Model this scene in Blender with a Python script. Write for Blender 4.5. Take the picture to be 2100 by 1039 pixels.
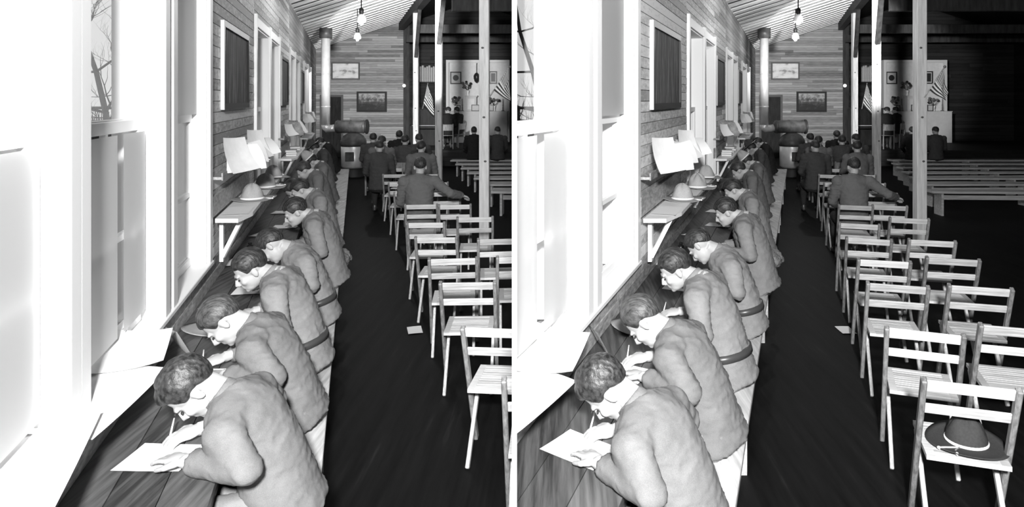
import bpy, bmesh, math, random
from mathutils import Vector, Matrix, noise

# ------------------------------------------------------------------ camera, world, light, exposure
for o in list(bpy.data.objects):
    bpy.data.objects.remove(o)
scene = bpy.context.scene
COL = scene.collection
EYE = 2.14                      # camera height above the hall floor (m)
FPX, PX0, PY0 = 1400.0, 1157.0, 202.0
cam_d = bpy.data.cameras.new('camera')
cam_d.sensor_width = 36.0
cam_d.lens = FPX / 2100 * 36.0
cam_d.shift_x = (1050 - PX0) / 2100
cam_d.shift_y = (PY0 - 519.5) / 2100
cam_d.clip_start = 0.05
cam = bpy.data.objects.new('camera', cam_d)
cam.location = (0, 0, EYE)
cam.rotation_euler = (math.pi / 2, 0, 0)
COL.objects.link(cam)
scene.camera = cam

world = bpy.data.worlds.new('overcast_sky')
scene.world = world
world.use_nodes = True
world.node_tree.nodes['Background'].inputs[0].default_value = (0.62, 0.62, 0.62, 1)
world.node_tree.nodes['Background'].inputs[1].default_value = 1.0

def lamp(name, kind, loc, power, size=0.3, aim=None, size_y=None):
    d = bpy.data.lights.new(name, kind)
    d.energy = power
    if kind == 'AREA':
        d.shape = 'RECTANGLE' if size_y else 'DISK'
        d.size = size
        if size_y: d.size_y = size_y
    elif kind in ('POINT', 'SPOT'):
        d.shadow_soft_size = size
    o = bpy.data.objects.new(name, d)
    o.location = loc
    if aim is not None:
        o.rotation_euler = (Vector(aim) - Vector(loc)).to_track_quat('-Z', 'Y').to_euler()
    COL.objects.link(o)
    return o

# the photographer's flash, held up beside the camera
lamp('photographer_flash', 'AREA', (0.06, -0.85, 2.95), 820, 0.3, (0.0, 8.0, 1.0))

scene.view_settings.view_transform = 'Standard'
scene.view_settings.look = 'None'
scene.view_settings.exposure = 0.0
scene.view_settings.gamma = 1.0
scene.view_settings.use_curve_mapping = False

R = math.radians
PENDANT = 40.0
FAR_FILL = 7500.0
random.seed(7)

# ------------------------------------------------------------------ the two halls
# The building is fan shaped: two like halls splay apart from where the camera stands, share one
# straight back wall line and are parted by a thin partition.  Hall coordinates: X across
# (from the aisle line), Y towards the back wall, Z up.
class Hall:
    def __init__(s, side, k, x0):
        s.side, s.k, s.x0 = side, k, x0
        s.yaw = -math.atan(k)            # rotation of things that follow the side wall
    def P(s, X, Y, Z=0.0):
        return Vector((X + s.x0 + s.k * Y, Y, Z))
HL = Hall(-1, (704 - PX0) / FPX, 0.0)
HR = Hall(+1, (1611 - PX0) / FPX, -0.105)
HALLS = (HL, HR)
CUT = (1055 - PX0) / FPX                 # the partition's plan slope
PART_T = 0.008
MADE = []                                # (mesh object, hall) for trimming at the partition

# ------------------------------------------------------------------ materials
MATS = {}
class NT:
    def __init__(s, name):
        s.m = bpy.data.materials.new(name); s.m.use_nodes = True
        s.t = s.m.node_tree; s.b = s.t.nodes['Principled BSDF']
        MATS[name] = s.m
    def n(s, kind, **kw):
        nd = s.t.nodes.new(kind)
        for a, v in kw.items(): setattr(nd, a, v)
        return nd
    def link(s, a, b): s.t.links.new(a, b)
    def math(s, op, a, b=None):
        nd = s.n('ShaderNodeMath', operation=op)
        for i, v in enumerate((a, b)):
            if v is None: continue
            if isinstance(v, (int, float)): nd.inputs[i].default_value = v
            else: s.link(v, nd.inputs[i])
        return nd.outputs[0]
    def coord(s, scale=(1, 1, 1), out='Object'):
        tc = s.n('ShaderNodeTexCoord'); mp = s.n('ShaderNodeMapping')
        mp.inputs['Scale'].default_value = scale
        s.link(tc.outputs[out], mp.inputs[0]); return mp.outputs[0]
    def noise(s, vec, scale, detail=4.0, rough=0.55):
        nd = s.n('ShaderNodeTexNoise'); nd.inputs['Scale'].default_value = scale
        nd.inputs['Detail'].default_value = detail; nd.inputs['Roughness'].default_value = rough
        s.link(vec, nd.inputs['Vector']); return nd.outputs[0]
    def ramp(s, fac, stops):
        r = s.n('ShaderNodeValToRGB'); els = r.color_ramp.elements
        while len(els) < len(stops): els.new(0.5)
        for e, (p, g) in zip(els, stops):
            e.position = p; e.color = (g, g, g, 1)
        s.link(fac, r.inputs[0]); return r.outputs[0]
    def bump(s, h, strength=0.3, dist=0.01):
        b = s.n('ShaderNodeBump'); b.inputs['Strength'].default_value = strength
        b.inputs['Distance'].default_value = dist
        s.link(h, b.inputs['Height']); s.link(b.outputs[0], s.b.inputs['Normal'])
    def base(s, c):
        if isinstance(c, (int, float)): s.b.inputs['Base Color'].default_value = (c, c, c, 1)
        else: s.link(c, s.b.inputs['Base Color'])
        return s
    def set(s, rough=0.7, spec=0.3, metal=0.0):
        s.b.inputs['Roughness'].default_value = rough
        s.b.inputs['Specular IOR Level'].default_value = spec
        s.b.inputs['Metallic'].default_value = metal
        return s

def plain(name, g, rough=0.7, spec=0.3, metal=0.0, var=0.0, scale=20.0, bump=0.0):
    t = NT(name).set(rough, spec, metal)
    if var or bump:
        v = t.noise(t.coord(), scale)
        t.base(t.ramp(v, [(0.25, g * (1 - var)), (0.75, g * (1 + var))]))
        if bump: t.bump(v, bump, 0.004)
    else: t.base(g)
    return t

def wood(name, lo, hi, stretch=(1, 14, 14), scale=3.0, rough=0.6, rnd=0.0, spec=0.3):
    t = NT(name).set(rough, spec)
    v = t.noise(t.coord(stretch), scale, 5.0, 0.6)
    if rnd:
        oi = t.n('ShaderNodeObjectInfo')
        v = t.math('ADD', v, t.math('MULTIPLY', t.math('SUBTRACT', oi.outputs['Random'], 0.5), rnd))
    t.base(t.ramp(v, [(0.3, lo), (0.7, hi)])); t.bump(v, 0.15, 0.003)
    return t

def boards(name, lo, hi, pitch=0.085, along='Y', axis='Z', rough=0.65, seg=2.6, groove=0.09):
    """tongue-and-groove boards too far off to be built one by one"""
    t = NT(name).set(rough, 0.25)
    tc = t.n('ShaderNodeTexCoord'); sp = t.n('ShaderNodeSeparateXYZ'); t.link(tc.outputs['Object'], sp.inputs[0])
    u = t.math('DIVIDE', sp.outputs[axis], pitch); idx = t.math('FLOOR', u); fr = t.math('FRACT', u)
    w1 = t.n('ShaderNodeTexWhiteNoise', noise_dimensions='1D'); t.link(idx, w1.inputs['W'])
    s2 = t.math('FLOOR', t.math('ADD', t.math('DIVIDE', sp.outputs[along], seg), t.math('MULTIPLY', w1.outputs[0], 7.0)))
    w2 = t.n('ShaderNodeTexWhiteNoise', noise_dimensions='2D')
    cb = t.n('ShaderNodeCombineXYZ'); t.link(idx, cb.inputs[0]); t.link(s2, cb.inputs[1]); t.link(cb.outputs[0], w2.inputs['Vector'])
    sc = {'X': (1.2, 12, 12), 'Y': (12, 1.2, 12)}[along]
    g = t.noise(t.coord(sc), 3.0, 5.0, 0.6)
    v = t.math('ADD', t.math('MULTIPLY', w2.outputs[0], 0.75), t.math('MULTIPLY', t.math('SUBTRACT', g, 0.5), 1.0))
    gv = t.math('GREATER_THAN', fr, groove)
    col = t.math('MULTIPLY', t.math('ADD', t.math('MULTIPLY', v, hi - lo), lo), t.math('ADD', t.math('MULTIPLY', gv, 0.62), 0.38))
    t.base(col); t.bump(gv, 0.5, 0.006)
    return t

boards('boards_wall', 0.30, 0.6)
boards('boards_back', 0.16, 0.46, along='X')
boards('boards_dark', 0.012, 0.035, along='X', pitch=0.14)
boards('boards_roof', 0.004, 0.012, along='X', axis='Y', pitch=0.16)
wood('board_single', 0.4, 0.92, (12, 1.0, 12), 3.0, rnd=0.55)
wood('wainscot', 0.16, 0.5, (16, 0.9, 16), 2.6, rnd=0.2, rough=0.5)
wood('desk_wood', 0.025, 0.12, (16, 0.8, 16), 2.4, rnd=0.2, rough=0.45)
wood('bench_wood', 0.35, 0.7, (14, 1, 14), 2.5)
wood('plank_pale', 0.3, 0.6, (1, 12, 12), 2.5)
wood('rafter_wood', 0.65, 0.9, (1, 10, 10), 2.0)
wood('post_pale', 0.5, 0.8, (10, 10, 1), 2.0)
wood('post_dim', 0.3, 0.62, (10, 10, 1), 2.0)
wood('timber_dark', 0.015, 0.05, (6, 6, 1), 2.0)
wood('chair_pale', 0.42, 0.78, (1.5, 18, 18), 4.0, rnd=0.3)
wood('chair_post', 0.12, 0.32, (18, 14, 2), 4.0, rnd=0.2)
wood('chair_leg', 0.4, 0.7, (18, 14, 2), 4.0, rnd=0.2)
wood('furniture_dark', 0.01, 0.03, (8, 8, 1.5), 2.0, rough=0.35)
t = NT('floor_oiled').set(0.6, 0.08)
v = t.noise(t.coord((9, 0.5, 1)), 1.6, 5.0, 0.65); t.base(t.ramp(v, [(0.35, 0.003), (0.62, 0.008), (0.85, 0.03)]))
plain('white_paint', 0.86, 0.45, 0.4)
plain('plaster_white', 0.62, 0.8, 0.2, var=0.08, scale=9)
plain('paper', 0.86, 0.8, 0.1)
plain('newsprint', 0.8, 0.9, 0.1, var=0.08, scale=14)
plain('magazine_grey', 0.33, 0.6, 0.3, var=0.6, scale=16)
plain('book_mid', 0.45, 0.6, 0.3, var=0.15, scale=20)
t = plain('curtain_cloth', 0.95, 0.9, 0.1); tl = t.n('ShaderNodeBsdfTranslucent'); tl.inputs[0].default_value = (.97, .97, .97, 1); mx = t.n('ShaderNodeMixShader'); mx.inputs[0].default_value = .62
t.link(t.b.outputs[0], mx.inputs[1]); t.link(tl.outputs[0], mx.inputs[2]); t.link(mx.outputs[0], t.t.nodes['Material Output'].inputs[0])
plain('felt', 0.34, 0.9, 0.1, var=0.1, scale=90, bump=0.1)
plain('felt_dark', 0.05, 0.9, 0.1, var=0.15, scale=90, bump=0.1)
plain('cord', 0.85, 0.6)
plain('hat_band', 0.04, 0.6)
plain('skin', 0.40, 0.5, 0.3, var=0.05, scale=14)
plain('lash', 0.03, 0.6)
plain('boot_leather', 0.05, 0.35, 0.5)
plain('iron', 0.02, 0.5, 0.4)
plain('iron_worn', 0.06, 0.45, 0.4, var=0.5, scale=8)
plain('zinc', 0.72, 0.35, 0.5, 0.45, var=0.12, scale=6)
plain('frame_black', 0.03, 0.4)
plain('frame_oak', 0.10, 0.45)
plain('frame_pale', 0.6, 0.5)
plain('porcelain', 0.8, 0.3)
plain('leaf_dark', 0.02, 0.7)
plain('petal', 0.12, 0.7)
plain('bark', 0.05, 0.9, 0.1, var=0.3, scale=30)
plain('field', 0.22, 1.0, 0.0, var=0.35, scale=0.8)
plain('hedge_twigs', 0.06, 1.0, 0.0, var=0.4, scale=9)
plain('ink_glass', 0.01, 0.15, 0.6)
plain('partition_paint', 0.45, 0.8, 0.2)
plain('altar_cloth', 0.5, 0.8, 0.1, var=0.06, scale=8)
plain('brass', 0.15, 0.35, 0.5)
plain('roof_dark', 0.03, 0.8)
def cloth(name, g, b=0.35):
    t = NT(name).set(0.95, 0.12)
    fine = t.noise(t.coord(), 420.0, 2.0); big = t.noise(t.coord(), 9.0, 4.0)
    v = t.math('ADD', t.math('MULTIPLY', fine, 0.55), t.math('MULTIPLY', big, 0.45))
    t.base(t.ramp(v, [(0.3, g * 0.72), (0.7, g * 1.28)]))
    t.bump(t.math('ADD', t.math('MULTIPLY', fine, 0.12), big), b, 0.012)
cloth('wool', 0.155); cloth('wool_pale_lit', 0.2); cloth('wool_mid', 0.13); cloth('wool_dark', 0.06); cloth('wool_black', 0.022)  # the pale one: pale tunics, and farther jackets lightened for lost flash light
cloth('trouser', 0.2); cloth('trouser_pale', 0.33); cloth('trouser_dark', 0.04); cloth('puttee', 0.3)
def hairmat(name, lo, hi, sc):
    t = NT(name).set(0.5, 0.45)
    v = t.noise(t.coord(sc), 22.0, 3.0); t.base(t.ramp(v, [(0.35, lo), (0.7, hi)])); t.bump(v, 0.45, 0.01)
hairmat('hair_dark', 0.008, 0.05, (7, 1.2, 2)); hairmat('hair_brown', 0.018, 0.09, (7, 1.2, 2)); hairmat('hair_wavy', 0.006, 0.055, (3, 2, 2))
t = NT('glass_pane')
for nd in list(t.t.nodes): t.t.nodes.remove(nd)
go = t.n('ShaderNodeOutputMaterial'); gm = t.n('ShaderNodeMixShader'); gm.inputs[0].default_value = 0.05
g1 = t.n('ShaderNodeBsdfTransparent'); g2 = t.n('ShaderNodeBsdfGlossy'); g2.inputs['Roughness'].default_value = 0.05
t.link(g1.outputs[0], gm.inputs[1]); t.link(g2.outputs[0], gm.inputs[2]); t.link(gm.outputs[0], go.inputs[0])
t = NT('lamp_glass').base(0.9); t.b.inputs['Emission Color'].default_value = (1, 1, 1, 1); t.b.inputs['Emission Strength'].default_value = 1.6
# pictures
t = NT('picture_scene').set(0.7, 0.15)
v = t.noise(t.coord((3, 9, 0.9)), 2.2, 6.0, 0.7); t.base(t.ramp(v, [(0.3, 0.05), (0.52, 0.13), (0.7, 0.42)]))  # pale upright streaks are reflections painted into the print
t = NT('picture_landscape').set(0.35, 0.4)
tc = t.n('ShaderNodeTexCoord'); sp = t.n('ShaderNodeSeparateXYZ'); t.link(tc.outputs['Generated'], sp.inputs[0])
v = t.noise(t.coord((1, 1, 1), 'Generated'), 5.0, 6.0, 0.65)
v = t.math('ADD', t.math('MULTIPLY', t.math('SUBTRACT', sp.outputs['Z'], 0.5), 0.55), v)
t.base(t.ramp(v, [(0.35, 0.04), (0.55, 0.10), (0.72, 0.40)]))
t = NT('map_print').set(0.5, 0.3)
v = t.noise(t.coord((1, 1, 1), 'Generated'), 3.2, 3.0, 0.5); t.base(t.ramp(v, [(0.36, 0.28), (0.44, 0.6), (0.6, 0.72)]))
def stripes(name, n=13.0):
    t = NT(name).set(0.8, 0.1)
    tc = t.n('ShaderNodeTexCoord'); sp = t.n('ShaderNodeSeparateXYZ'); t.link(tc.outputs['UV'], sp.inputs[0])
    U, V = sp.outputs['X'], sp.outputs['Y']
    dark = t.math('LESS_THAN', t.math('FRACT', t.math('MULTIPLY', V, n / 2)), 0.5)
    canton = t.math('MULTIPLY', t.math('LESS_THAN', U, 0.42), t.math('GREATER_THAN', V, 6.0 / 13))
    a = t.math('SUBTRACT', t.math('FRACT', t.math('MULTIPLY', U, 8 / 0.42)), 0.5)
    b = t.math('SUBTRACT', t.math('FRACT', t.math('MULTIPLY', t.math('SUBTRACT', V, 6.0 / 13), 6 / (7.0 / 13))), 0.5)
    d = t.math('ADD', t.math('MULTIPLY', a, a), t.math('MULTIPLY', b, b))
    star = t.math('LESS_THAN', d, 0.09)
    ccol = t.math('ADD', t.math('MULTIPLY', star, 0.6), 0.2)
    scol = t.math('SUBTRACT', 0.8, t.math('MULTIPLY', dark, 0.74))
    col = t.math('ADD', t.math('MULTIPLY', canton, ccol), t.math('MULTIPLY', t.math('SUBTRACT', 1.0, canton), scol))
    t.base(col)
stripes('flag_cloth')

# ------------------------------------------------------------------ mesh building
class Shell:
    def __init__(s): s.v, s.f = [], []
    def add(s, vs, fs):
        o = len(s.v); s.v += [Vector(x) for x in vs]; s.f += [tuple(i + o for i in f) for f in fs]; return s
    def hexa(s, c):                       # c: 8 corners, bottom ring then top ring
        return s.add(c, [(3, 2, 1, 0), (4, 5, 6, 7), (0, 1, 5, 4), (1, 2, 6, 5), (2, 3, 7, 6), (3, 0, 4, 7)])
    def box(s, x0, x1, y0, y1, z0, z1):
        return s.hexa([(x0, y0, z0), (x1, y0, z0), (x1, y1, z0), (x0, y1, z0), (x0, y0, z1), (x1, y0, z1), (x1, y1, z1), (x0, y1, z1)])
    def hbox(s, H, X0, X1, Y0, Y1, Z0, Z1):
        return s.hexa([H.P(*p) for p in ((X0, Y0, Z0), (X1, Y0, Z0), (X1, Y1, Z0), (X0, Y1, Z0), (X0, Y0, Z1), (X1, Y0, Z1), (X1, Y1, Z1), (X0, Y1, Z1))])
    def beam(s, a, b, w, h, side=(1, 0, 0)):
        a, b = Vector(a), Vector(b); t = (b - a).normalized(); u = Vector(side); u = (u - t * u.dot(t)).normalized(); n = t.cross(u)
        u, n = u * w / 2, n * h / 2
        return s.hexa([a - u - n, a + u - n, a + u + n, a - u + n, b - u - n, b + u - n, b + u + n, b - u + n])
    def tube(s, pts, radii, ref=(1, 0, 0), n=12, round_caps=True):
        pts = [Vector(p) for p in pts]; o = len(s.v); k = len(pts)
        rr = [(r, r) if isinstance(r, (int, float)) else r for r in radii]
        for i, p in enumerate(pts):
            t = (pts[min(i + 1, k - 1)] - pts[max(i - 1, 0)]).normalized()
            u = Vector(ref); u = u - t * u.dot(t)
            if u.length < 1e-4: u = Vector((0, 1, 0)) - t * t.y
            u.normalize(); w = t.cross(u)
            for j in range(n):
                a = 2 * math.pi * j / n
                s.v.append(p + u * (rr[i][0] * math.cos(a)) + w * (rr[i][1] * math.sin(a)))
        for i in range(k - 1):
            for j in range(n):
                a, b = o + i * n + j, o + i * n + (j + 1) % n
                s.f.append((a, b, b + n, a + n))
        s.f.append(tuple(o + j for j in reversed(range(n)))); s.f.append(tuple(o + (k - 1) * n + j for j in range(n)))
        return s
    def ball(s, c, r, rot=None, nu=16, nv=10):
        c = Vector(c); r = (r, r, r) if isinstance(r, (int, float)) else r
        vs = [Vector((0, 0, -r[2]))]; fs = []
        for i in range(1, nv):
            ph = math.pi * i / nv - math.pi / 2
            for j in range(nu):
                a = 2 * math.pi * j / nu
                vs.append(Vector((r[0] * math.cos(ph) * math.cos(a), r[1] * math.cos(ph) * math.sin(a), r[2] * math.sin(ph))))
        vs.append(Vector((0, 0, r[2]))); top = len(vs) - 1
        for j in range(nu):
            fs.append((0, 1 + (j + 1) % nu, 1 + j)); fs.append((top, top - nu + j, top - nu + (j + 1) % nu))
        for i in range(nv - 2):
            for j in range(nu):
                a = 1 + i * nu + j; b = 1 + i * nu + (j + 1) % nu
                fs.append((a, b, b + nu, a + nu))
        if rot is not None: vs = [rot @ v for v in vs]
        return s.add([v + c for v in vs], fs)
    def lathe(s, prof, c=(0, 0, 0), n=24, mod=None, cap=True):
        o = len(s.v); c = Vector(c)
        for (r, z) in prof:
            for j in range(n):
                a = 2 * math.pi * j / n; rr, zz = (r, z) if mod is None else mod(r, z, a)
                s.v.append(c + Vector((rr * math.cos(a), rr * math.sin(a), zz)))
        for i in range(len(prof) - 1):
            for j in range(n):
                a, b = o + i * n + j, o + i * n + (j + 1) % n
                s.f.append((a, b, b + n, a + n))
        if cap:
            s.f.append(tuple(o + j for j in reversed(range(n)))); s.f.append(tuple(o + (len(prof) - 1) * n + j for j in range(n)))
        return s
    def sheet(s, w, d, fn, nx=6, ny=6):
        o = len(s.v)
        for i in range(nx + 1):
            for j in range(ny + 1):
                x, y = (i / nx - .5) * w, (j / ny - .5) * d
                s.v.append(Vector((x, y, fn(x, y))))
        for i in range(nx):
            for j in range(ny):
                a = o + i * (ny + 1) + j; s.f.append((a, a + ny + 1, a + ny + 2, a + 1))
        return s
    def shift(s, off):
        off = Vector(off); s.v = [v - off for v in s.v]; return s
    def mesh(s, name, smooth=False, bevel=0.0):
        m = bpy.data.meshes.new(name); m.from_pydata([tuple(v) for v in s.v], [], s.f)
        if bevel:
            bm = bmesh.new(); bm.from_mesh(m)
            bmesh.ops.bevel(bm, geom=list(bm.edges), offset=bevel, segments=1, affect='EDGES'); bm.to_mesh(m); bm.free()
        m.validate()
        if smooth: m.shade_smooth()
        return m

def put(name, mesh, mat, parent=None, H=None, loc=None, rotz=None):
    o = bpy.data.objects.new(name, mesh); COL.objects.link(o)
    if mat and not mesh.materials: mesh.materials.append(MATS[mat])
    if parent is not None: o.parent = parent
    if loc is not None: o.location = loc
    if rotz is not None: o.rotation_euler = (0, 0, rotz)
    if H is not None: MADE.append((o, H))
    return o
def tag(o, label=None, cat=None, group=None, kind=None):
    for k, v in (('label', label), ('category', cat), ('group', group), ('kind', kind)):
        if v: o[k] = v
    return o
def empty(name, loc, rotz=0.0):
    o = bpy.data.objects.new(name, None); o.empty_display_size = 0.1; COL.objects.link(o)
    o.location = loc; o.rotation_euler = (0, 0, rotz); return o
def struct(name, sh, mat, H=None, parent=None, smooth=False, bevel=0.0):
    o = put(name, sh.mesh(name, smooth, bevel), mat, parent, H)
    if parent is None: o['kind'] = 'structure'
    return o
class Kit:
    """a thing as a list of part meshes: (name, mesh, material, index of the owning part or None, label)"""
    def __init__(s, name): s.name, s.parts = name, []
    def part(s, name, sh, mat, owner=None, smooth=False, bevel=0.0, label=None):
        m = sh if isinstance(sh, bpy.types.Mesh) else sh.mesh(name, smooth, bevel)
        s.parts.append((name, m, mat, owner, label)); return len(s.parts) - 1
    def place(s, H, loc, rotz, label, cat, group=None):
        root = tag(empty(s.name, loc, rotz), label, cat, group); made = []
        for name, m, mat, owner, lab in s.parts:
            o = put(name, m, mat, root if owner is None else made[owner], H); tag(o, lab); made.append(o)
        return root

# ------------------------------------------------------------------ structure
BACK, STAGE_Y, ROOF0, SLOPE, POSTX = 25.0, 21.6, 3.96, 0.32, 2.13
WX, WOUT, WGL = -1.0, -1.24, -1.12       # inner face, outer face and glass line of the window wall
SILL, HEAD = 0.93, 2.98
WIN = [(0.7, 2.42), (2.566, 3.70), (3.92, 4.93), (7.62, 9.0), (9.12, 10.4), (12.5, 13.8), (13.92, 15.2), (17.0, 18.7), (18.85, 20.6)]
BAYS = [(0.7, 4.93), (7.62, 10.4), (12.5, 15.2), (17.0, 20.6)]
def roof_z(X): return ROOF0 + SLOPE * (X - WX) if X < 5 else ROOF0 + SLOPE * 6 - SLOPE * (X - 5)

for H in HALLS:
    right = 9.0
    near = 0.6
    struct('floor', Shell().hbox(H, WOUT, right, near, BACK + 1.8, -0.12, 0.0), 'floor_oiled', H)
    # window wall: below the sill, above the heads, piers between the bays
    w = Shell()
    w.hbox(H, WOUT, WX, near, BACK, 0.0, SILL)
    w.hbox(H, WOUT, WX, near, BACK, HEAD, ROOF0)
    ys = [near] + [y for b in BAYS for y in b] + [BACK]
    for i in range(0, len(ys), 2):
        w.hbox(H, WOUT, WX, ys[i], ys[i + 1], SILL, HEAD)
    wl = struct('wall_left', w, 'boards_wall', H)
    # boards that can be picked apart, nailed to the near piers
    for (a, b, n0) in ((5.02, 7.54, 0.93), (10.48, 12.42, 0.93)):
        z = n0; i = 0
        while z < 3.9:
            joint = a + (b - a) * random.uniform(0.25, 0.75) if random.random() < 0.35 else None
            for (p, q) in (((a, joint - .002), (joint + .002, b)) if joint else ((a, b),)):
                sh = Shell().hbox(H, WX, WX + random.uniform(0.012, 0.016), p, q, z + .003, z + 0.085 - .003)
                put('board', sh.mesh('board'), 'board_single', wl, H)
            z += 0.085
    for (a, b) in BAYS[:2]:
        z = HEAD + 0.06
        while z < 3.9:
            put('board', Shell().hbox(H, WX, WX + random.uniform(.011, .015), a - .08, b + .08, z + .003, z + .082).mesh('board'), 'board_single', wl, H)
            z += 0.085
    # wainscot strip between sill and desk
    for i in range(2):
        for (a, b) in ((0.9, 4.4), (4.404, 9.2), (9.204, 14.0), (14.004, 18.4)):
            put('wainscot_board', Shell().hbox(H, WX, WX + 0.02 + 0.006 * i, a, b, 0.752 + 0.088 * (1 - i), 0.752 + 0.088 * (2 - i) - .004).mesh('wainscot_board'), 'wainscot', wl, H)
    struct('trim_1', Shell().hbox(H, WGL + .03, WX + 0.055, 0.7, 5.0, SILL, SILL + 0.028), 'white_paint', H, bevel=0.004)
    # back wall, stage recess, right wall, roof
    bw = Shell().hbox(H, WOUT, 2.28, BACK, BACK + 0.15, 0.0, 5.2)
    struct('wall_back', bw, 'boards_back', H)
    rw = Shell().hbox(H, 2.28, right, BACK + 1.6, BACK + 1.75, 0.0, 6.0).hbox(H, 2.28, 2.4, BACK, BACK + 1.6, 0.0, 5.4)
    struct('wall_stage', rw, 'boards_dark', H)  # recess is dark for being unlit; that shade is in the board colour
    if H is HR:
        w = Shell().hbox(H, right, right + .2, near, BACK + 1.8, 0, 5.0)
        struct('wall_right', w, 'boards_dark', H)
    st = struct('stage_floor', Shell().hbox(H, 2.4, right, STAGE_Y, BACK + 1.6, 0.0, 0.5), 'boards_dark', H)
    rf = Shell()
    for (xa, xb) in ((WOUT - .3, POSTX), (POSTX, 5.0), (5.0, right + .4)):
        za, zb = roof_z(xa), roof_z(xb)
        rf.hexa([H.P(xa, near - .3, za), H.P(xb, near - .3, zb), H.P(xb, BACK + 2.2, zb), H.P(xa, BACK + 2.2, za),
                 H.P(xa, near - .3, za + .12), H.P(xb, near - .3, zb + .12), H.P(xb, BACK + 2.2, zb + .12), H.P(xa, BACK + 2.2, za + .12)])
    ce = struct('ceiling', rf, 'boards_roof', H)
    y = 7.2
    while y < BACK - 0.1:
        d = 0.03; xa, xb = WX, POSTX - .1
        za, zb = roof_z(xa) - .002, roof_z(xb) - .002
        sh = Shell().hexa([H.P(xa, y, za - d), H.P(xb, y, zb - d), H.P(xb, y + .29, zb - d), H.P(xa, y + .29, za - d), H.P(xa, y, za), H.P(xb, y, zb), H.P(xb, y + .29, zb), H.P(xa, y + .29, za)])
        put('rafter', sh.mesh('rafter'), 'rafter_wood', ce, H)
        y += 0.60
    # post row, purlin and tie beams
    struct('purlin_beam', Shell().hbox(H, POSTX - .1, POSTX + .1, 5.0, BACK, 4.64, 4.95), 'timber_dark', H)
    for yy in (14.0, 20.0, 24.2):
        struct('tie_beam', Shell().hbox(H, POSTX + .1, right, yy - .08, yy + .08, 4.05 + .02 * (yy - 20), 4.3 + .02 * (yy - 20)), 'timber_dark', H)
    struct('baseboard_back', Shell().hbox(H, WX, 2.28, BACK - .02, BACK, 0, .16), 'timber_dark', H)
    # corner board of the back wall
    struct('trim_2', Shell().hbox(H, 2.2, 2.42, BACK - .06, BACK, 0, 5.0), 'timber_dark', H)  # this wall end stands in shade, put into the dark timber tone

# the lobby the camera stands in, open to both halls
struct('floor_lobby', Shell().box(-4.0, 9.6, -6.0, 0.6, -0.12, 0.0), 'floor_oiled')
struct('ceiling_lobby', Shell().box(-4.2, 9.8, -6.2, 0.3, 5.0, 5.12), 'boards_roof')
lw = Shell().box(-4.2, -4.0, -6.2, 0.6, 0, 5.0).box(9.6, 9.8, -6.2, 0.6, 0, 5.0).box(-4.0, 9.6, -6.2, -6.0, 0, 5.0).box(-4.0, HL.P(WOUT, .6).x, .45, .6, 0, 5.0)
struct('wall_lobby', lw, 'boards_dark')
# added fill spot, unseen, to brighten the far end of each hall
for H in HALLS:
    q, e = H.P(1.0, 10.0, 3.4), H.P(2.0, BACK, 3.0)
    d = lamp('added_fill_spot', 'SPOT', q, FAR_FILL, .12, e).data; d.spot_size = R(31); d.spot_blend = .35
# partition between the halls
sh = Shell()
def cutp(y, off, z): return Vector((CUT * y + off, y, z))
ya, yb = 2.2, BACK + 1.7
sh.hexa([cutp(ya, -PART_T, 0), cutp(ya, PART_T, 0), cutp(yb, PART_T, 0), cutp(yb, -PART_T, 0), cutp(ya, -PART_T, 6.2), cutp(ya, PART_T, 6.2), cutp(yb, PART_T, 6.2), cutp(yb, -PART_T, 6.2)])
struct('wall_partition', sh, 'partition_paint')

# ------------------------------------------------------------------ windows
def window(H, idx, y0, y1, curtain):
    jamb = Shell(); x0, x1 = WOUT, WX + 0.02
    root = struct('window_%d' % (idx + 1), Shell().hbox(H, x0, x1, y0, y0 + .05, SILL + .03, HEAD).hbox(H, x0, x1, y1 - .05, y1, SILL + .03, HEAD).hbox(H, x0, x1, y0 + .05, y1 - .05, HEAD - .05, HEAD), 'white_paint', H)
    # casing boards standing proud of the wall
    for (a, b) in ((y0 - .07, y0 + .02), (y1 - .02, y1 + .07)):
        put('casing', Shell().hbox(H, WX, WX + 0.045, a, b, SILL + .03, HEAD + .1).mesh('casing'), 'white_paint', root, H)
    put('head_casing', Shell().hbox(H, WX, WX + .04, y0 + .02, y1 - .02, HEAD - .03, HEAD + .07).mesh('head_casing'), 'white_paint', root, H)
    if idx > 2:
        put('stool', Shell().hbox(H, WX - .1, WX + .05, y0 - .07, y1 + .07, SILL, SILL + .03).mesh('stool'), 'white_paint', root, H)
    meet = 2.0; a, b = y0 + .05, y1 - .05
    for nm, (z0, z1, gx) in (('upper_sash', (meet - .02, HEAD - .05, WGL - .03)), ('lower_sash', (SILL + .03, meet + .03, WGL + .02))):
        s = Shell(); st = 0.055
        s.hbox(H, gx - .02, gx + .02, a, a + st, z0, z1).hbox(H, gx - .02, gx + .02, b - st, b, z0, z1)
        s.hbox(H, gx - .02, gx + .02, a + st, b - st, z0, z0 + st).hbox(H, gx - .02, gx + .02, a + st, b - st, z1 - st, z1)
        if nm == 'lower_sash':
            s.hbox(H, gx - .015, gx + .015, a + st, b - st, 1.445, 1.475)
            s.hbox(H, gx - .015, gx + .015, (a + b) / 2 - .016, (a + b) / 2 + .016, z0 + st, z1 - st)
        so = put(nm, s.mesh(nm), 'white_paint', root, H)
        put('pane', Shell().hbox(H, gx - .002, gx + .002, a + st, b - st, z0 + st, z1 - st).mesh('pane'), 'glass_pane', so, H)
    return root
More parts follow.
